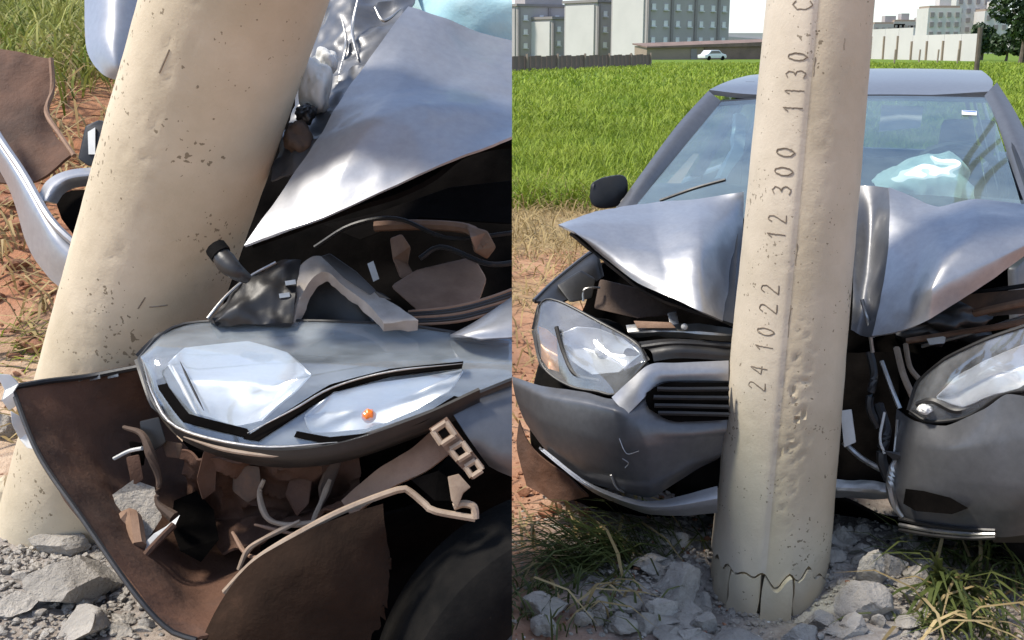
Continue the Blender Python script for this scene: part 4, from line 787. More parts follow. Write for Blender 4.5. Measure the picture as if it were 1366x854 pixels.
# ------------------------------------------------------------------ front of the second wrecked car, at the leaning pole
lcar = empty('wrecked_car', P(560, 854, 2.4), 'front corner of grey car with hanging torn bumper and peeled hood, beside the leaning pole', 'car', 'wrecked grey cars')
def LL(name, curves, m, parent=lcar, **k): return loft(name, curves, M[m], parent, cut=True, **k)
def LS(name, pts, m, parent=lcar, th=.01, **k): return slab(name, pts, M[m], parent, th, cut=True, **k)
def LT(name, pts, r, m, parent=lcar, seg=7, **k): return tube(name, pts, r, M[m], parent, seg, cut=True, **k)
hood = LL('hood', [[(545, 8, 2.46), (590, 24, 2.46), (640, 44, 2.5), (720, 64, 2.52)], [(520, 40, 2.36), (568, 62, 2.36), (628, 80, 2.40), (720, 92, 2.45)], [(470, 112, 2.24), (530, 118, 2.20), (605, 118, 2.27), (720, 132, 2.36)],
                   [(432, 172, 2.15), (500, 158, 2.08), (580, 140, 2.14), (720, 158, 2.26)], [(380, 250, 2.07), (460, 222, 2.02), (560, 185, 2.06), (720, 170, 2.20)], [(326, 328, 2.01), (430, 292, 1.985), (560, 232, 2.01), (722, 168, 2.15)]], 'paint', n=61, rows=56, thick=.005, amp=.004, nscale=9, crisp=.3, ridged=.002)
LL('hood_lining', [[(545, 30, 2.50), (640, 60, 2.54), (720, 80, 2.56)], [(335, 326, 2.03), (545, 250, 2.05), (625, 203, 2.10), (720, 188, 2.20)]], 'void', hood, n=24, rows=16, thick=.01, amp=.006)
# airbag cloth and glass behind the hood
LL('airbag', [[(560, -22, 2.66), (620, -25, 2.62), (720, -25, 2.60)], [(558, 0, 2.60), (625, 0, 2.54), (720, 5, 2.52)], [(575, 40, 2.56), (640, 60, 2.56), (720, 80, 2.57)]], 'glass_tint_cloth', n=40, rows=30, thick=.01, amp=.02, nscale=6)
LL('windscreen', [[(520, -20, 2.80), (620, -22, 2.80), (720, -22, 2.80)], [(530, 10, 2.74), (620, 20, 2.74), (720, 30, 2.74)], [(545, 40, 2.66), (640, 65, 2.67), (720, 85, 2.68)]], 'screen', n=24, rows=14, thick=.004)
# crumpled metal and plastic squeezed between pole and hood
LL('crumpled_panel', [[(420, -30, 2.62), (470, -25, 2.60), (560, -20, 2.62)], [(415, 60, 2.52), (470, 50, 2.46), (540, 35, 2.46)], [(395, 140, 2.40), (440, 130, 2.36), (490, 110, 2.32)], [(360, 240, 2.25), (390, 230, 2.22), (420, 215, 2.18)]], 'paint_dark', n=44, rows=44, thick=.004, amp=.016, nscale=11, ridged=.012, seed=3)
lump('crushed_duct', P(422, 112, 2.30), (Vector((1, 0, 0)), Vector((0, 1, 0)), UP), (.035, .04, .06), M['pale'], lcar, .35, 1.3, 4, True, .2)
lump('crushed_duct', P(436, 82, 2.33), (Vector((1, 0, 0)), Vector((0, 1, 0)), UP), (.025, .03, .03), M['b_sill'], lcar, .35, 1.3, 9, True, .2)
lump('rubber_mount', P(408, 152, 2.26), (Vector((1, 0, 0)), Vector((0, 1, 0)), UP), (.022, .03, .02), M['black'], lcar, .4, 1.8, 5, True, .3)
lump('foam_pad', P(398, 185, 2.25), (Vector((1, 0, 0)), Vector((0, 1, 0)), UP), (.03, .03, .035), M['primer'], lcar, .3, 1.3, 7, True, .2)
for pts in ([(455, 20, 2.44), (462, 60, 2.42), (452, 100, 2.40)], [(478, -5, 2.46), (470, 40, 2.42), (478, 80, 2.38)], [(500, 10, 2.42), (512, 28, 2.40), (535, 12, 2.44)]):
    LT('bent_edge', pts, [.002, .004, .002], 'silver')
# engine bay
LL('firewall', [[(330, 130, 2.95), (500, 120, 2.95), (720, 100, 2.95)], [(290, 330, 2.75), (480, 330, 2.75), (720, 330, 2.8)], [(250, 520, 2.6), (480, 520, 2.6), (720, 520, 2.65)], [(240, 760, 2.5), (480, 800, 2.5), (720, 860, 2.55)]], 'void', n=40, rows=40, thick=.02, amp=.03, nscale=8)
LS('strut_tower', [(520, 382, 2.32), (555, 360, 2.38), (632, 342, 2.42), (650, 372, 2.36), (640, 402, 2.3), (560, 418, 2.24)], 'rust', th=.06, bev=.01)
LT('cross_tube', [(500, 302, 2.5), (560, 300, 2.48), (625, 306, 2.44), (650, 330, 2.4)], .012, 'rust')
for k, q in enumerate(([(520, 318), (536, 312), (548, 330), (544, 352), (552, 366), (534, 372), (524, 346)], [(622, 300), (650, 308), (662, 330), (650, 346), (632, 336), (628, 318)])):
    LS('rusty_bracket', [(x, y, 2.42-.02*(i % 3)) for i, (x, y) in enumerate(q)], 'rust', th=.03, bev=.005)
LS('dark_plate', [(430, 300, 2.6), (500, 285, 2.6), (600, 250, 2.6), (690, 240, 2.6), (690, 300, 2.5), (560, 292, 2.52), (480, 320, 2.52)], 'void', th=.02, bev=.004)
LT('brake_pipe', [(420, 330, 2.5), (470, 300, 2.48), (530, 292, 2.47), (600, 318, 2.44), (690, 310, 2.42)], .005, 'black')
LT('brake_pipe', [(560, 345, 2.4), (590, 330, 2.4), (650, 352, 2.36), (690, 350, 2.35)], .006, 'black')
LS('relay_clip', [(490, 352, 2.3), (498, 348, 2.3), (506, 372, 2.28), (498, 376, 2.28)], 'pale', th=.015)
ring = LL('lamp_mount', [[(366, 430, 2.13), (378, 385, 2.15), (402, 352, 2.17), (428, 340, 2.18), (462, 360, 2.15), (505, 392, 2.11), (558, 428, 2.06)], [(392, 430, 2.12), (402, 395, 2.13), (418, 372, 2.14), (436, 364, 2.14), (456, 378, 2.12), (488, 404, 2.09), (512, 432, 2.05)]], 'mount', n=40, rows=8, thick=.025, amp=.005, nscale=18)
LL('lamp_mount_web', [[(396, 432, 2.2), (412, 390, 2.2), (438, 374, 2.2), (490, 420, 2.16)], [(396, 436, 2.2), (430, 436, 2.2), (460, 436, 2.18), (500, 434, 2.16)]], 'black', ring, n=20, rows=8, thick=.01)
for x, y in ((374, 412), (378, 395), (386, 378)): LS('mount_rib', [(x-6, y-3, 2.12), (x+8, y-5, 2.12), (x+9, y+1, 2.12), (x-5, y+3, 2.12)], 'silver', ring, th=.02)
LS('dark_strap', [(428, 342, 2.12), (440, 338, 2.12), (475, 362, 2.1), (502, 388, 2.08), (494, 394, 2.08), (460, 372, 2.1)], 'black', th=.02, bev=.003)
LS('slot_cover', [(496, 386, 2.085), (512, 392, 2.08), (522, 400, 2.07), (506, 397, 2.08)], 'black', th=.006)
LT('rubber_hose', [(292, 336, 2.05), (300, 348, 2.04), (314, 362, 2.03), (330, 372, 2.05)], [.016, .020, .016, .010], 'black', seg=10)
LT('hose_end', [(287, 330, 2.05), (295, 340, 2.045)], .02, 'rubber', seg=10)
LL('lamp_back_cover', [[(276, 426, 2.13), (300, 398, 2.15), (330, 372, 2.17), (370, 350, 2.18), (402, 348, 2.18)], [(285, 430, 2.10), (312, 408, 2.11), (340, 392, 2.12), (372, 380, 2.13), (396, 375, 2.14)], [(290, 434, 2.12), (330, 432, 2.10), (350, 432, 2.1), (370, 432, 2.1), (390, 432, 2.1)]], 'black', n=30, rows=16, thick=.01, amp=.012, nscale=20)
LT('cover_edge', [(277, 425, 2.12), (300, 397, 2.14), (330, 371, 2.16), (368, 350, 2.17)], .003, 'silver')
for k in range(7):
    x0 = 560+k*14; LT('loom_wire', [(545-k*6, 416+k*3, 2.14), (600, 410+k*3.4, 2.12), (650, 398+k*3.6, 2.12), (720, 372+k*5, 2.14)], .003, 'black' if k % 3 else 'rust')
# wing panel with its light top edge
LL('front_wing', [[(600, 447, 2.08), (640, 425, 2.09), (720, 370, 2.14)], [(612, 447, 2.04), (650, 437, 2.04), (720, 420, 2.06)], [(640, 452, 2.03), (680, 450, 2.03), (720, 446, 2.04)]], 'paint', n=20, rows=10, thick=.005)
LL('front_wing', [[(604, 552, 2.0), (640, 530, 2.02), (720, 488, 2.06)], [(622, 580, 1.99), (655, 565, 2.0), (720, 540, 2.03)], [(640, 606, 2.0), (668, 612, 2.0), (720, 610, 2.02)], [(652, 622, 2.02), (672, 632, 2.02), (720, 650, 2.04)]], 'paint_dark', n=24, rows=16, thick=.006)
# big headlamp
HT = [(186, 478, 2.09), (216, 446, 2.12), (262, 430, 2.14), (400, 428, 2.13), (530, 433, 2.11), (625, 446, 2.10), (720, 452, 2.11)]
HB = [(186, 478, 2.09), (206, 538, 2.03), (245, 575, 2.0), (350, 598, 1.97), (450, 590, 1.97), (560, 555, 1.98), (720, 492, 2.03)]
M['lens'], keep_ = M['scuffed_glare'], M['lens']
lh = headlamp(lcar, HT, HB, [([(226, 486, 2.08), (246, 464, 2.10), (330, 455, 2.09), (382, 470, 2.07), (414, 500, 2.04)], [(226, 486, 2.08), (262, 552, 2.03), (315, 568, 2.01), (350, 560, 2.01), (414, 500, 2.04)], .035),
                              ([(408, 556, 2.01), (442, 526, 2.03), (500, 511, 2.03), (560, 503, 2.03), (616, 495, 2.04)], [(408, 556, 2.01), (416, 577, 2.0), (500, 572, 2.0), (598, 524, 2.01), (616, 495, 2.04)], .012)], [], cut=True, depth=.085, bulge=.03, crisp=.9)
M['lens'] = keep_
lump('indicator_bulb', P(492, 555, 1.99), (Vector((1, 0, 0)), Vector((0, 1, 0)), UP), (.013, .010, .013), M['orange'], lh, .15, cut=True, fold=.1)
LL('bezel', [[(200, 478, 2.075), (212, 520, 2.03), (243, 562, 1.98), (332, 584, 1.972)], [(212, 476, 2.07), (224, 515, 2.03), (252, 552, 1.985), (330, 572, 1.98)]], 'void', lh, n=31, rows=5, thick=.006, crisp=.8)
LL('bezel', [[(324, 585, 1.97), (385, 547, 1.985), (440, 513, 2.003), (520, 492, 2.008), (618, 482, 2.013)], [(344, 588, 1.968), (398, 552, 1.98), (446, 524, 2.0), (520, 502, 2.004), (616, 491, 2.01)]], 'void', lh, n=41, rows=5, thick=.006, crisp=.8)
LL('bezel', [[(396, 575, 1.968), (440, 583, 1.966), (505, 576, 1.968), (560, 556, 1.975), (606, 528, 1.985)], [(392, 583, 1.966), (440, 592, 1.962), (508, 584, 1.964), (565, 563, 1.972), (618, 532, 1.985)]], 'void', lh, n=41, rows=5, thick=.006, crisp=.8)
for pts, r, m_ in (([(230, 488, 2.035), (246, 520, 2.01), (262, 552, 1.99)], .003, 'pale'), ([(240, 482, 2.035), (256, 516, 2.01), (272, 548, 1.99)], .0022, 'black'), ([(330, 578, 1.966), (392, 546, 1.976), (444, 517, 1.995), (520, 496, 2.0), (617, 485, 2.008)], .002, 'silver'), ([(190, 480, 2.075), (206, 530, 2.02), (240, 572, 1.985), (345, 596, 1.962), (450, 590, 1.96)], .003, 'silver')):
    LT('lamp_trim', pts, [r*.2, r, r, r, r*.2], m_, lh)
LL('lamp_skirt', [[(206, 540, 2.02), (245, 576, 1.985), (350, 600, 1.955), (450, 592, 1.955), (560, 556, 1.965), (640, 520, 1.99)], [(215, 552, 2.03), (250, 590, 2.0), (350, 616, 1.97), (450, 612, 1.97), (560, 575, 1.985), (640, 535, 2.01)], [(230, 560, 2.08), (260, 596, 2.06), (350, 622, 2.04), (450, 618, 2.04), (560, 582, 2.04), (640, 545, 2.05)]], 'black', lh, n=50, rows=8, thick=.006)
LT('skirt_strip', [(245, 583, 1.98), (300, 600, 1.965), (360, 608, 1.96), (405, 608, 1.958)], [.001, .004, .004, .001], 'beige', lh)
# hanging bumper, seen from its muddy inside
bp_ = LL('bumper', [[(16, 518, 2.13), (52, 606, 2.06), (110, 690, 1.99), (180, 790, 1.92), (225, 838, 1.90), (262, 852, 1.89)], [(62, 510, 2.20), (100, 600, 2.17), (150, 680, 2.12), (215, 775, 2.03), (250, 828, 1.95), (268, 850, 1.905)],
                    [(120, 503, 2.25), (160, 590, 2.30), (200, 670, 2.28), (255, 760, 2.18), (285, 810, 2.02), (276, 850, 1.91)], [(189, 490, 2.24), (216, 560, 2.36), (290, 640, 2.42), (345, 720, 2.32), (330, 780, 2.10), (284, 848, 1.92)]], 'mud', n=60, rows=44, thick=.006, amp=.008, nscale=7, ridged=.004)
LT('bumper_edge', [(16, 517, 2.127), (62, 509, 2.195), (120, 502, 2.245), (189, 489, 2.235)], .006, 'black', bp_)
for x in range(95, 165, 24): LS('clip', [(x, 505-(x-95)*.12, 2.25), (x+14, 502-(x-95)*.12, 2.24), (x+15, 508-(x-95)*.12, 2.24), (x+1, 511-(x-95)*.12, 2.25)], 'silver', bp_, th=.008)
LT('bumper_edge', [(16, 518, 2.125), (52, 607, 2.055), (110, 692, 1.985), (180, 792, 1.915), (225, 840, 1.895), (262, 854, 1.885)], .005, 'black', bp_)
for q in ([(-6, 498), (14, 500), (26, 512), (18, 524), (24, 540), (12, 548), (2, 534), (6, 520)], [(14, 548), (28, 556), (36, 578), (48, 600), (36, 598), (26, 586), (16, 566)]):
    LS('torn_rim', [(x, y, 2.11+.008*(i % 3)) for i, (x, y) in enumerate(q)], 'pale', bp_, th=.008, bev=.002)
LS('see_through_patch', [(150, 660, 2.16), (178, 640, 2.17), (206, 650, 2.18), (216, 690, 2.16), (192, 728, 2.12), (168, 716, 2.12)], 'rubble', bp_, th=.01)  # grey slab stands in for ground seen through a hole
LS('torn_strip', [(184, 733, 2.09), (205, 712, 2.1), (222, 702, 2.11), (240, 687, 2.12), (234, 700, 2.11), (215, 715, 2.1), (195, 736, 2.09)], 'pale', bp_, th=.008)
LT('mould_rib', [(134, 668, 2.15), (150, 720, 2.1), (172, 768, 2.03)], .007, 'mud', bp_); LT('mould_rib', [(172, 770, 2.03), (196, 738, 2.07), (232, 700, 2.11)], .007, 'mud', bp_)
LT('mould_rib', [(158, 700, 2.12), (176, 690, 2.13), (184, 730, 2.08)], .016, 'rust', bp_)
LT('torn_wire', [(152, 612, 2.2), (172, 602, 2.19), (190, 598, 2.17)], .004, 'pale', bp_)
LT('torn_wire', [(165, 570, 2.18), (190, 580, 2.15), (202, 610, 2.14), (212, 640, 2.15), (210, 670, 2.15), (232, 690, 2.14)], [.004, .006, .010, .006, .005, .012], 'primer', bp_)
for k, q in enumerate(([(186, 562), (212, 556), (222, 590), (204, 604), (190, 590)], [(172, 588), (196, 592), (192, 622), (176, 618)], [(214, 586), (244, 592), (240, 612), (222, 610)], [(168, 610), (186, 606), (192, 640), (176, 650)])):
    LS('broken_clip', [(x, y, 2.17+.015*((k*5+i*3) % 3)) for i, (x, y) in enumerate(q)], ('black', 'void', 'primer', 'mud')[k], bp_, th=.03, bev=.004)
# cavity behind the bumper
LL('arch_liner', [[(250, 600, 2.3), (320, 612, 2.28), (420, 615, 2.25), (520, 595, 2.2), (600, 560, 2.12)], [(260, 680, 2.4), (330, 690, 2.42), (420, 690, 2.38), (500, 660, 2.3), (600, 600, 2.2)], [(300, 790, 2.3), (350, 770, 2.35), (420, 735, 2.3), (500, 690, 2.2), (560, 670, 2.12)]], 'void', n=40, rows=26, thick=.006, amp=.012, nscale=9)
LL('crumpled_liner', [[(245, 596, 2.16), (300, 606, 2.13), (360, 612, 2.12), (430, 608, 2.12), (480, 590, 2.12)], [(250, 640, 2.24), (300, 645, 2.22), (360, 650, 2.2), (430, 645, 2.2), (480, 625, 2.2)], [(262, 690, 2.3), (310, 692, 2.28), (365, 690, 2.27), (430, 680, 2.25), (480, 660, 2.2)], [(300, 745, 2.2), (335, 735, 2.2), (370, 715, 2.18), (430, 700, 2.1), (480, 675, 2.06)]], 'mud', n=60, rows=40, thick=.005, amp=.012, nscale=11, ridged=.022, seed=6)
for k, q in enumerate(([(272, 600), (290, 604), (288, 655), (270, 668), (262, 640)], [(312, 618), (346, 622), (350, 660), (330, 672), (310, 655)], [(392, 622), (420, 622), (412, 672), (396, 690), (380, 660)], [(436, 615), (458, 610), (440, 660), (428, 680), (424, 650)])):
    LS('broken_rib', [(x, y, 2.12+.012*((k*7+i*5) % 4)) for i, (x, y) in enumerate(q)], 'primer' if k % 2 else 'mud', th=.05, bev=.006)
LS('torn_hole', [(232, 668, 2.21), (262, 655, 2.22), (285, 680, 2.22), (292, 720, 2.18), (268, 750, 2.14), (240, 735, 2.13), (228, 700, 2.17)], 'void', bp_, th=.01)
LL('liner_flap', [[(455, 668, 2.06), (500, 630, 2.04), (548, 598, 2.02), (585, 565, 2.02)], [(470, 690, 2.03), (520, 652, 2.01), (566, 630, 2.0), (600, 605, 2.0)]], 'rust', n=26, rows=10, thick=.005, amp=.006, nscale=14)
LS('liner_hole', [(548, 640, 1.995), (585, 628, 1.985), (602, 640, 1.985), (606, 668, 1.985), (580, 668, 1.985)], 'void', th=.006)
LT('liner_edge', [(300, 790, 1.97), (345, 745, 1.95), (420, 700, 1.955), (470, 676, 1.97), (530, 654, 1.98), (545, 655, 1.98), (566, 672, 1.975), (580, 682, 1.97), (634, 692, 1.965)], .0065, 'beige')
LT('liner_edge', [(634, 692, 1.965), (632, 676, 1.965), (618, 672, 1.97), (605, 676, 1.97)], .007, 'beige')
for pts, r in (([(440, 640, 2.1), (428, 670, 2.08), (415, 700, 2.05)], .006), ([(352, 640, 2.1), (346, 660, 2.1), (356, 690, 2.08), (380, 700, 2.05), (415, 698, 2.04), (440, 690, 2.03)], .0065), ([(310, 710, 2.1), (330, 740, 2.06), (360, 745, 2.0)], .005), ([(318, 760, 2.04), (330, 735, 2.04), (350, 720, 2.03), (400, 695, 2.02)], .006), ([(340, 700, 2.1), (400, 712, 2.03), (430, 690, 2.0)], .004)):
    LT('bent_wire', pts, [r*.6, r, r*.7, r*.9, r*.5], 'beige' if r > .0055 else 'rust')
# clip bracket of the wing: three little frames and a leg
bk = LS('bracket', [(572, 572, 1.965), (596, 556, 1.965), (622, 592, 1.96), (646, 622, 1.955), (630, 640, 1.955), (600, 608, 1.96)], 'rust', th=.012)
for cx, cy, w, h in ((592, 578, 15, 15), (614, 602, 13, 12), (632, 625, 11, 11)):
    sq = [(cx-w, cy-h*.2, 1.95), (cx+w*.2, cy-h, 1.95), (cx+w, cy+h*.2, 1.945), (cx-w*.2, cy+h, 1.945), (cx-w, cy-h*.2, 1.95)]
    V_, F_ = merge([tube_geo(sq[i:i+2], .0055, 6) for i in range(4)]); mesh_obj('bracket_frame', V_, F_, M['beige'], bk)
    LS('bracket_hole', [(a*.55+cx*.45, b*.55+cy*.45, 1.948) for a, b, _ in sq[:4]], 'void', bk, th=.004)
LS('bracket_leg', [(597, 636, 1.96), (612, 632, 1.955), (628, 650, 1.955), (618, 658, 1.955), (610, 678, 1.96), (602, 668, 1.96)], 'beige', bk, th=.01, bev=.002)
# black side skirt of bumper, hanging low
LL('bumper_side', [[(262, 875, 1.915), (302, 790, 1.93), (350, 742, 1.935), (430, 700, 1.945), (511, 672, 1.965)], [(262, 900, 1.90), (335, 830, 1.905), (400, 780, 1.91), (460, 745, 1.925), (513, 705, 1.955)], [(262, 930, 1.90), (380, 925, 1.92), (450, 900, 1.95), (506, 830, 1.97), (518, 735, 1.985)]], 'dusty_black', n=60, rows=30, thick=.006, amp=.008, nscale=7, ridged=.004, rough_edge=1.5)
# tyre and rim (cut off where the wreck ends)
wc = P(752, 905, 2.16); wa = Vector((.38, -.92, 0)).normalized(); wf_ = wa.cross(UP).normalized()
prof = [(-.10, .205), (-.105, .26), (-.10, .335), (-.08, .358), (-.03, .365), (.03, .365), (.08, .358), (.10, .335), (.108, .29), (.10, .24), (.085, .218)]
wv, wf2 = [], []; nseg = 90
for i, (a_, r_) in enumerate(prof):
    for k in range(nseg):
        th = 2*math.pi*k/nseg; rr = r_; wv.append(wc+wa*a_+wf_*(rr*math.cos(th))+UP*(rr*math.sin(th)))
for i in range(len(prof)-1):
    for k in range(nseg): wf2.append((i*nseg+k, i*nseg+(k+1) % nseg, (i+1)*nseg+(k+1) % nseg, (i+1)*nseg+k))
wheel = mesh_obj('wheel', wv, wf2, M['rubber'], lcar, True, cut=True)
rv, rfc = [], []
for i, (a_, r_) in enumerate(((.085, .222), (.095, .215), (.09, .205), (.03, .195), (.02, .1), (.06, .05), (.06, .001))):
    for k in range(48): th = 2*math.pi*k/48; rv.append(wc+wa*a_+wf_*(r_*math.cos(th))+UP*(r_*math.sin(th)))
for i in range(6):
    for k in range(48): rfc.append((i*48+k, i*48+(k+1) % 48, (i+1)*48+(k+1) % 48, (i+1)*48+k))
mesh_obj('rim', rv, rfc, M['rim_dark'], wheel, False, cut=True)
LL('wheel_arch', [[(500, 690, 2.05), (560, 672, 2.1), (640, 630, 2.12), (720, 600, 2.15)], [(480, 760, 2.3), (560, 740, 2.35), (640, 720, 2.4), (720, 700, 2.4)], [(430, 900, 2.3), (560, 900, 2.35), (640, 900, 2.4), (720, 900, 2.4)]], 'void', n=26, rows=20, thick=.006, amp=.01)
# far half of its nose, showing left of the pole
fb_ = LL('bumper', [[(-40, 120, 2.95), (0, 182, 2.80), (32, 228, 2.72), (70, 288, 2.64), (112, 330, 2.62)], [(-40, 150, 2.90), (2, 205, 2.76), (34, 258, 2.68), (68, 320, 2.61), (105, 355, 2.59)], [(-40, 165, 2.92), (8, 245, 2.78), (38, 330, 2.70), (62, 368, 2.65), (90, 392, 2.62)]], 'paint', n=36, rows=16, thick=.006, amp=.004)
LT('highlight_ridge', [(-40, 116, 2.95), (0, 184, 2.785), (32, 232, 2.705), (70, 296, 2.625), (112, 336, 2.605)], .009, 'paint', fb_)  # tube added along the edge for a pale sky highlight
LL('fog_surround', [[(48, 270, 2.72), (62, 242, 2.76), (92, 227, 2.79), (145, 222, 2.82)], [(60, 268, 2.69), (74, 248, 2.73), (98, 236, 2.76), (145, 232, 2.79)], [(76, 272, 2.73), (86, 258, 2.76), (104, 250, 2.79), (145, 248, 2.82)]], 'paint', fb_, n=24, rows=12, thick=.01)
LS('fog_recess', [(72, 262, 2.80), (96, 254, 2.82), (140, 252, 2.82), (140, 318, 2.74), (100, 316, 2.73), (82, 292, 2.76)], 'void', fb_, th=.03)
LL('splash_shield', [[(0, 66, 3.15), (36, 72, 3.14), (68, 78, 3.12)], [(-30, 150, 3.05), (35, 170, 3.03), (68, 165, 3.06)], [(-25, 240, 2.96), (45, 242, 2.95), (98, 208, 2.98)]], 'mud', fb_, n=26, rows=24, thick=.008, amp=.012, nscale=6)
LT('shield_edge', [(68, 78, 3.10), (70, 120, 3.08), (62, 150, 3.05), (80, 180, 3.0), (99, 208, 2.96)], .007, 'rust', fb_)
LL('hood', [[(112, -60, 3.0), (113, 20, 2.95), (118, 70, 2.9), (136, 98, 2.86), (158, 108, 2.85)], [(150, -60, 2.92), (150, 20, 2.87), (150, 60, 2.84), (155, 85, 2.83), (162, 107, 2.85)], [(200, -60, 2.95), (196, 20, 2.92), (188, 60, 2.9), (178, 90, 2.88), (166, 106, 2.87)]], 'paint', n=34, rows=20, thick=.006, amp=.004)
hb2 = LS('headlight', [(114, 168, 2.86), (132, 160, 2.85), (150, 165, 2.85), (150, 222, 2.84), (118, 222, 2.84), (104, 212, 2.84)], 'black', th=.06, bev=.006)
LS('lens', [(117, 176, 2.845), (127, 170, 2.845), (127, 206, 2.835), (118, 206, 2.835)], 'pale', hb2, th=.01)

# crushed inner structure behind the pole joins the two halves of the nose
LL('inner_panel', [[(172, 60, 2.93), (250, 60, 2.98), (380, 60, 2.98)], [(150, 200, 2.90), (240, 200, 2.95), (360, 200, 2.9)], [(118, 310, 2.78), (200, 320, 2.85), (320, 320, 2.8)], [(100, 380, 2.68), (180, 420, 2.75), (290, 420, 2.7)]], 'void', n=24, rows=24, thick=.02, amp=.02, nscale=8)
LL('crash_beam', [[(100, 330, 2.64), (180, 350, 2.72), (300, 360, 2.66)], [(96, 352, 2.62), (175, 375, 2.70), (292, 385, 2.64)], [(92, 370, 2.64), (170, 398, 2.72), (286, 408, 2.66)]], 'silver', n=20, rows=8, thick=.01, amp=.008, nscale=12)
# ------------------------------------------------------------------ rubble
def chunk(px, py, wpx, hpx, seed, label, z=None, rub='rubble', grp='broken concrete lumps', deep=.8, name='concrete_chunk'):
    c = G(px, py+hpx*.4, z or 0.0); s = 1/FPX*((c.y*CP-(c.z-CAMH)*SP)); w = wpx*s*.62; h = hpx*s*.62
    c.z = (z or 0.0); g0 = hz(c.x, c.y); c.z = g0+h*.45
    V, F = rock_geo(c, (w, w*deep, h), seed, 4 if wpx > 33 else 3); V = np.array([tuple(v) for v in V]); V[:, 2] = np.maximum(V[:, 2], g0-.02)
    o = mesh_obj(name, V, F, M[rub], None, True, loc=(c.x, c.y, g0), sharp=28); return tag(o, label, 'rubble', grp)
RG = [(905, 762, 72, 58, 'large rounded pale concrete lump between grass tuft and pole'), (728, 806, 58, 34, 'flat pale concrete lump on the red soil before the grass tuft'), (802, 812, 40, 34, 'grey concrete lump beside the flat pale one'),
      (882, 806, 44, 40, 'concrete lump at the foot of the large rounded one'), (1155, 752, 36, 74, 'tall standing concrete shard to the right of pole'), (1095, 800, 64, 40, 'flat wedge of concrete leaning on the pole foot'),
      (1155, 806, 74, 50, 'big angular concrete lump below the standing shard'), (1188, 748, 38, 44, 'concrete lump right beside the standing shard'), (1222, 762, 40, 26, 'small concrete lump toward the broad bladed weed'),
      (938, 822, 46, 34, 'concrete lump pressed against the cracked pole foot'), (1072, 836, 52, 30, 'flat concrete lump before the cracked pole foot'), (985, 846, 60, 26, 'low concrete lump lying in front of the pole cracks'),
      (1130, 716, 36, 30, 'concrete lump in shadow behind the pole foot')]
for k, (x, y, w, h, l) in enumerate(RG): chunk(x, y, w, h, 40+k, l, grp='broken concrete at the upright pole')
rs = random.Random(5)
for k in range(62):
    x = rs.choice([rs.uniform(850, 950), rs.uniform(1110, 1230), rs.uniform(700, 950), rs.uniform(1080, 1240)]); y = rs.uniform(705, 845)
    if x < 860 and y < 790: y = rs.uniform(795, 845)
    chunk(x, y, rs.uniform(16, 52), rs.uniform(12, 32), 400+k, 'small grey concrete fragment scattered round the foot of the upright pole', grp='small fragments at the upright pole')
LGp = [(104, 770, 120, 62, 'big flat faced concrete block under the hanging muddy bumper'), (76, 716, 84, 40, 'oblong concrete lump above the big flat faced block'), (18, 655, 70, 105, 'tan broken pole stump piece beside the hanging bumper'),
       (118, 826, 90, 36, 'low concrete lump in front of the big flat faced block'), (22, 800, 60, 44, 'grey concrete lump next to the big flat faced block'), (8, 575, 40, 40, 'pale torn lump against the tan stump piece')]
for k, (x, y, w, h, l) in enumerate(LGp): chunk(x, y, w, h, 70+k, l, z=.40, rub='concrete' if k == 2 else 'rubble', grp='broken concrete at the leaning pole')
for k in range(26):
    x = rs.uniform(0, 235); y = rs.uniform(690, 850); chunk(x, y, rs.uniform(12, 34), rs.uniform(10, 22), 200+k, 'small grey concrete fragment scattered under the hanging muddy bumper', z=.40, grp='small fragments at the leaning pole')
for k in range(22):
    x = rs.uniform(690, 790); y = rs.uniform(560, 720)
    c = G(x, y); w = rs.uniform(.012, .045); V, F = rock_geo((c.x, c.y, hz(c.x, c.y)+w*.3), (w, w*.8, w*.55), 300+k, 2)
    tag(mesh_obj('soil_clod', V, F, M['clod'], None, True, loc=(c.x, c.y, hz(c.x, c.y))), 'red earth clod lying on the bare soil beside the grey bumper', 'clod', 'red earth clods')
for k in range(14):
    x = rs.uniform(-10, 60); y = rs.uniform(335, 480)
    c = G(x, y, .55); c.z = hz(c.x, c.y); w = rs.uniform(.02, .07); V, F = rock_geo((c.x, c.y, c.z+w*.3), (w*1.4, w*.8, w*.5), 340+k, 2)
    tag(mesh_obj('soil_clod', V, F, M['clod'], None, True, loc=tuple(c)), 'red earth clod lying on the bank left of the leaning pole', 'clod', 'earth clods by the leaning pole')
# fine grit, too many bits to count
def grit(name, n, cx, cy, sx, sy, m, label, smin=.003, smax=.019):
    parts = []; protos = [rock_geo((0, 0, 0), (1, .85, .6), 900+k, 1) for k in range(8)]; Vs = []; Fs = []; off = 0
    pv = [np.array([tuple(v) for v in p[0]]) for p in protos]; pf = [np.array(p[1]) for p in protos]
    for k in range(n):
        i = rs.randrange(8); x, y = rs.gauss(cx, sx), rs.gauss(cy, sy); s = rs.uniform(smin, smax)*rs.uniform(.4, 1); a = rs.uniform(0, 6.28)
        v = pv[i]*s; v = np.stack([v[:, 0]*math.cos(a)-v[:, 1]*math.sin(a)+x, v[:, 0]*math.sin(a)+v[:, 1]*math.cos(a)+y, v[:, 2]+hz(x, y)+s*.35], 1)
        Vs.append(v); Fs.append(pf[i]+off); off += len(v)
    tag(mesh_obj(name, np.vstack(Vs), np.vstack(Fs).tolist(), m), label, 'gravel', kind='stuff')
grit('concrete_grit', 7000, POLE.x, POLE.y-.1, .42, .28, M['rubble'], 'fine grey concrete grit strewn round the upright pole')
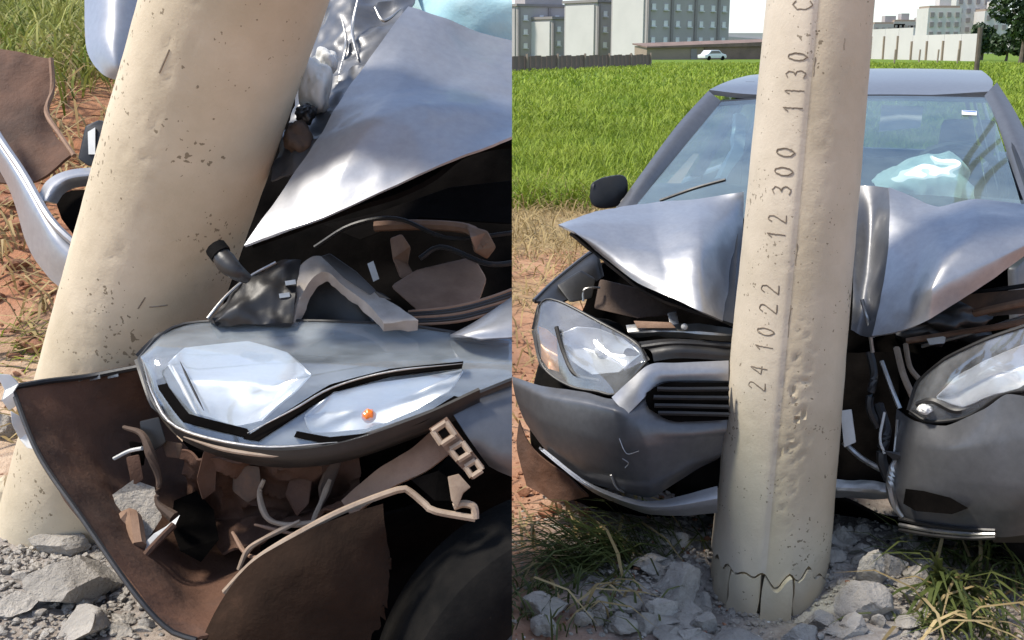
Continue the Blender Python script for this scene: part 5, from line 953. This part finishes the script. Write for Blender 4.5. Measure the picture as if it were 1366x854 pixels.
grit('concrete_grit', 4000, -.95, 2.25, .30, .25, M['rubble'], 'fine grey concrete grit strewn under the hanging bumper')
grit('soil_crumbs', 2200, .25, 4.2, .35, .9, M['clod'], 'loose red soil crumbs on the bare ground', .004, .02)
grit('soil_crumbs', 1500, -1.7, 3.4, .4, .5, M['clod'], 'loose earth crumbs on the bank by the leaning pole', .004, .02)

# ------------------------------------------------------------------ overhead cables, mirrored in the windscreen
from mathutils.bvhtree import BVHTree
wsm = ws.data; off = Vector(WL[ws.name]); bvh = BVHTree.FromPolygons([v.co+off for v in wsm.vertices], [list(p.vertices) for p in wsm.polygons])
def mirror_hit(px, py, z):
    o_ = Vector((0, 0, CAMH)); d_ = (P(px, py, 1)-o_).normalized(); h_ = bvh.ray_cast(o_, d_)
    if h_[0] is None: return None
    n_ = h_[1] if h_[1].dot(d_) < 0 else -h_[1]; r_ = d_-2*d_.dot(n_)*n_
    return h_[0]+r_*((z-h_[0].z)/r_.z) if r_.z > .02 else None
for k, (a_, b_, zz) in enumerate((((1286, 222), (1322, 168), 7.2), ((1284, 250), (1330, 190), 7.0), ((1300, 262), (1336, 216), 6.8))):
    p0, p1 = mirror_hit(*a_, zz), mirror_hit(*b_, zz)
    if p0 is None or p1 is None: continue
    m_, dr_ = (p0+p1)/2, (p1-p0).normalized(); print('CABLE', p0, p1)
    pts = [m_+dr_*t-Vector((0, 0, .0004*(900-t*t)*0)) for t in np.linspace(-30, 30, 13)]
    o = tube('overhead_cable', pts, .035, M['wire'], None, 6, loc=tuple(m_)); tag(o, ['highest black cable strung over the wrecks', 'middle black cable strung over the wrecks', 'lowest black cable strung over the wrecks'][k], 'cable', 'overhead cables')

grit('plastic_shards', 160, 1.35, 2.85, .35, .2, M['black'], 'small black plastic shards strewn before the torn bumper', .004, .022)
grit('plastic_shards', 120, .75, 2.8, .4, .15, M['pale'], 'small pale plastic and glass crumbs strewn round the upright pole', .003, .012)
grit('plastic_shards', 120, -.95, 2.1, .3, .2, M['black'], 'small black plastic shards strewn under the hanging bumper', .004, .02)
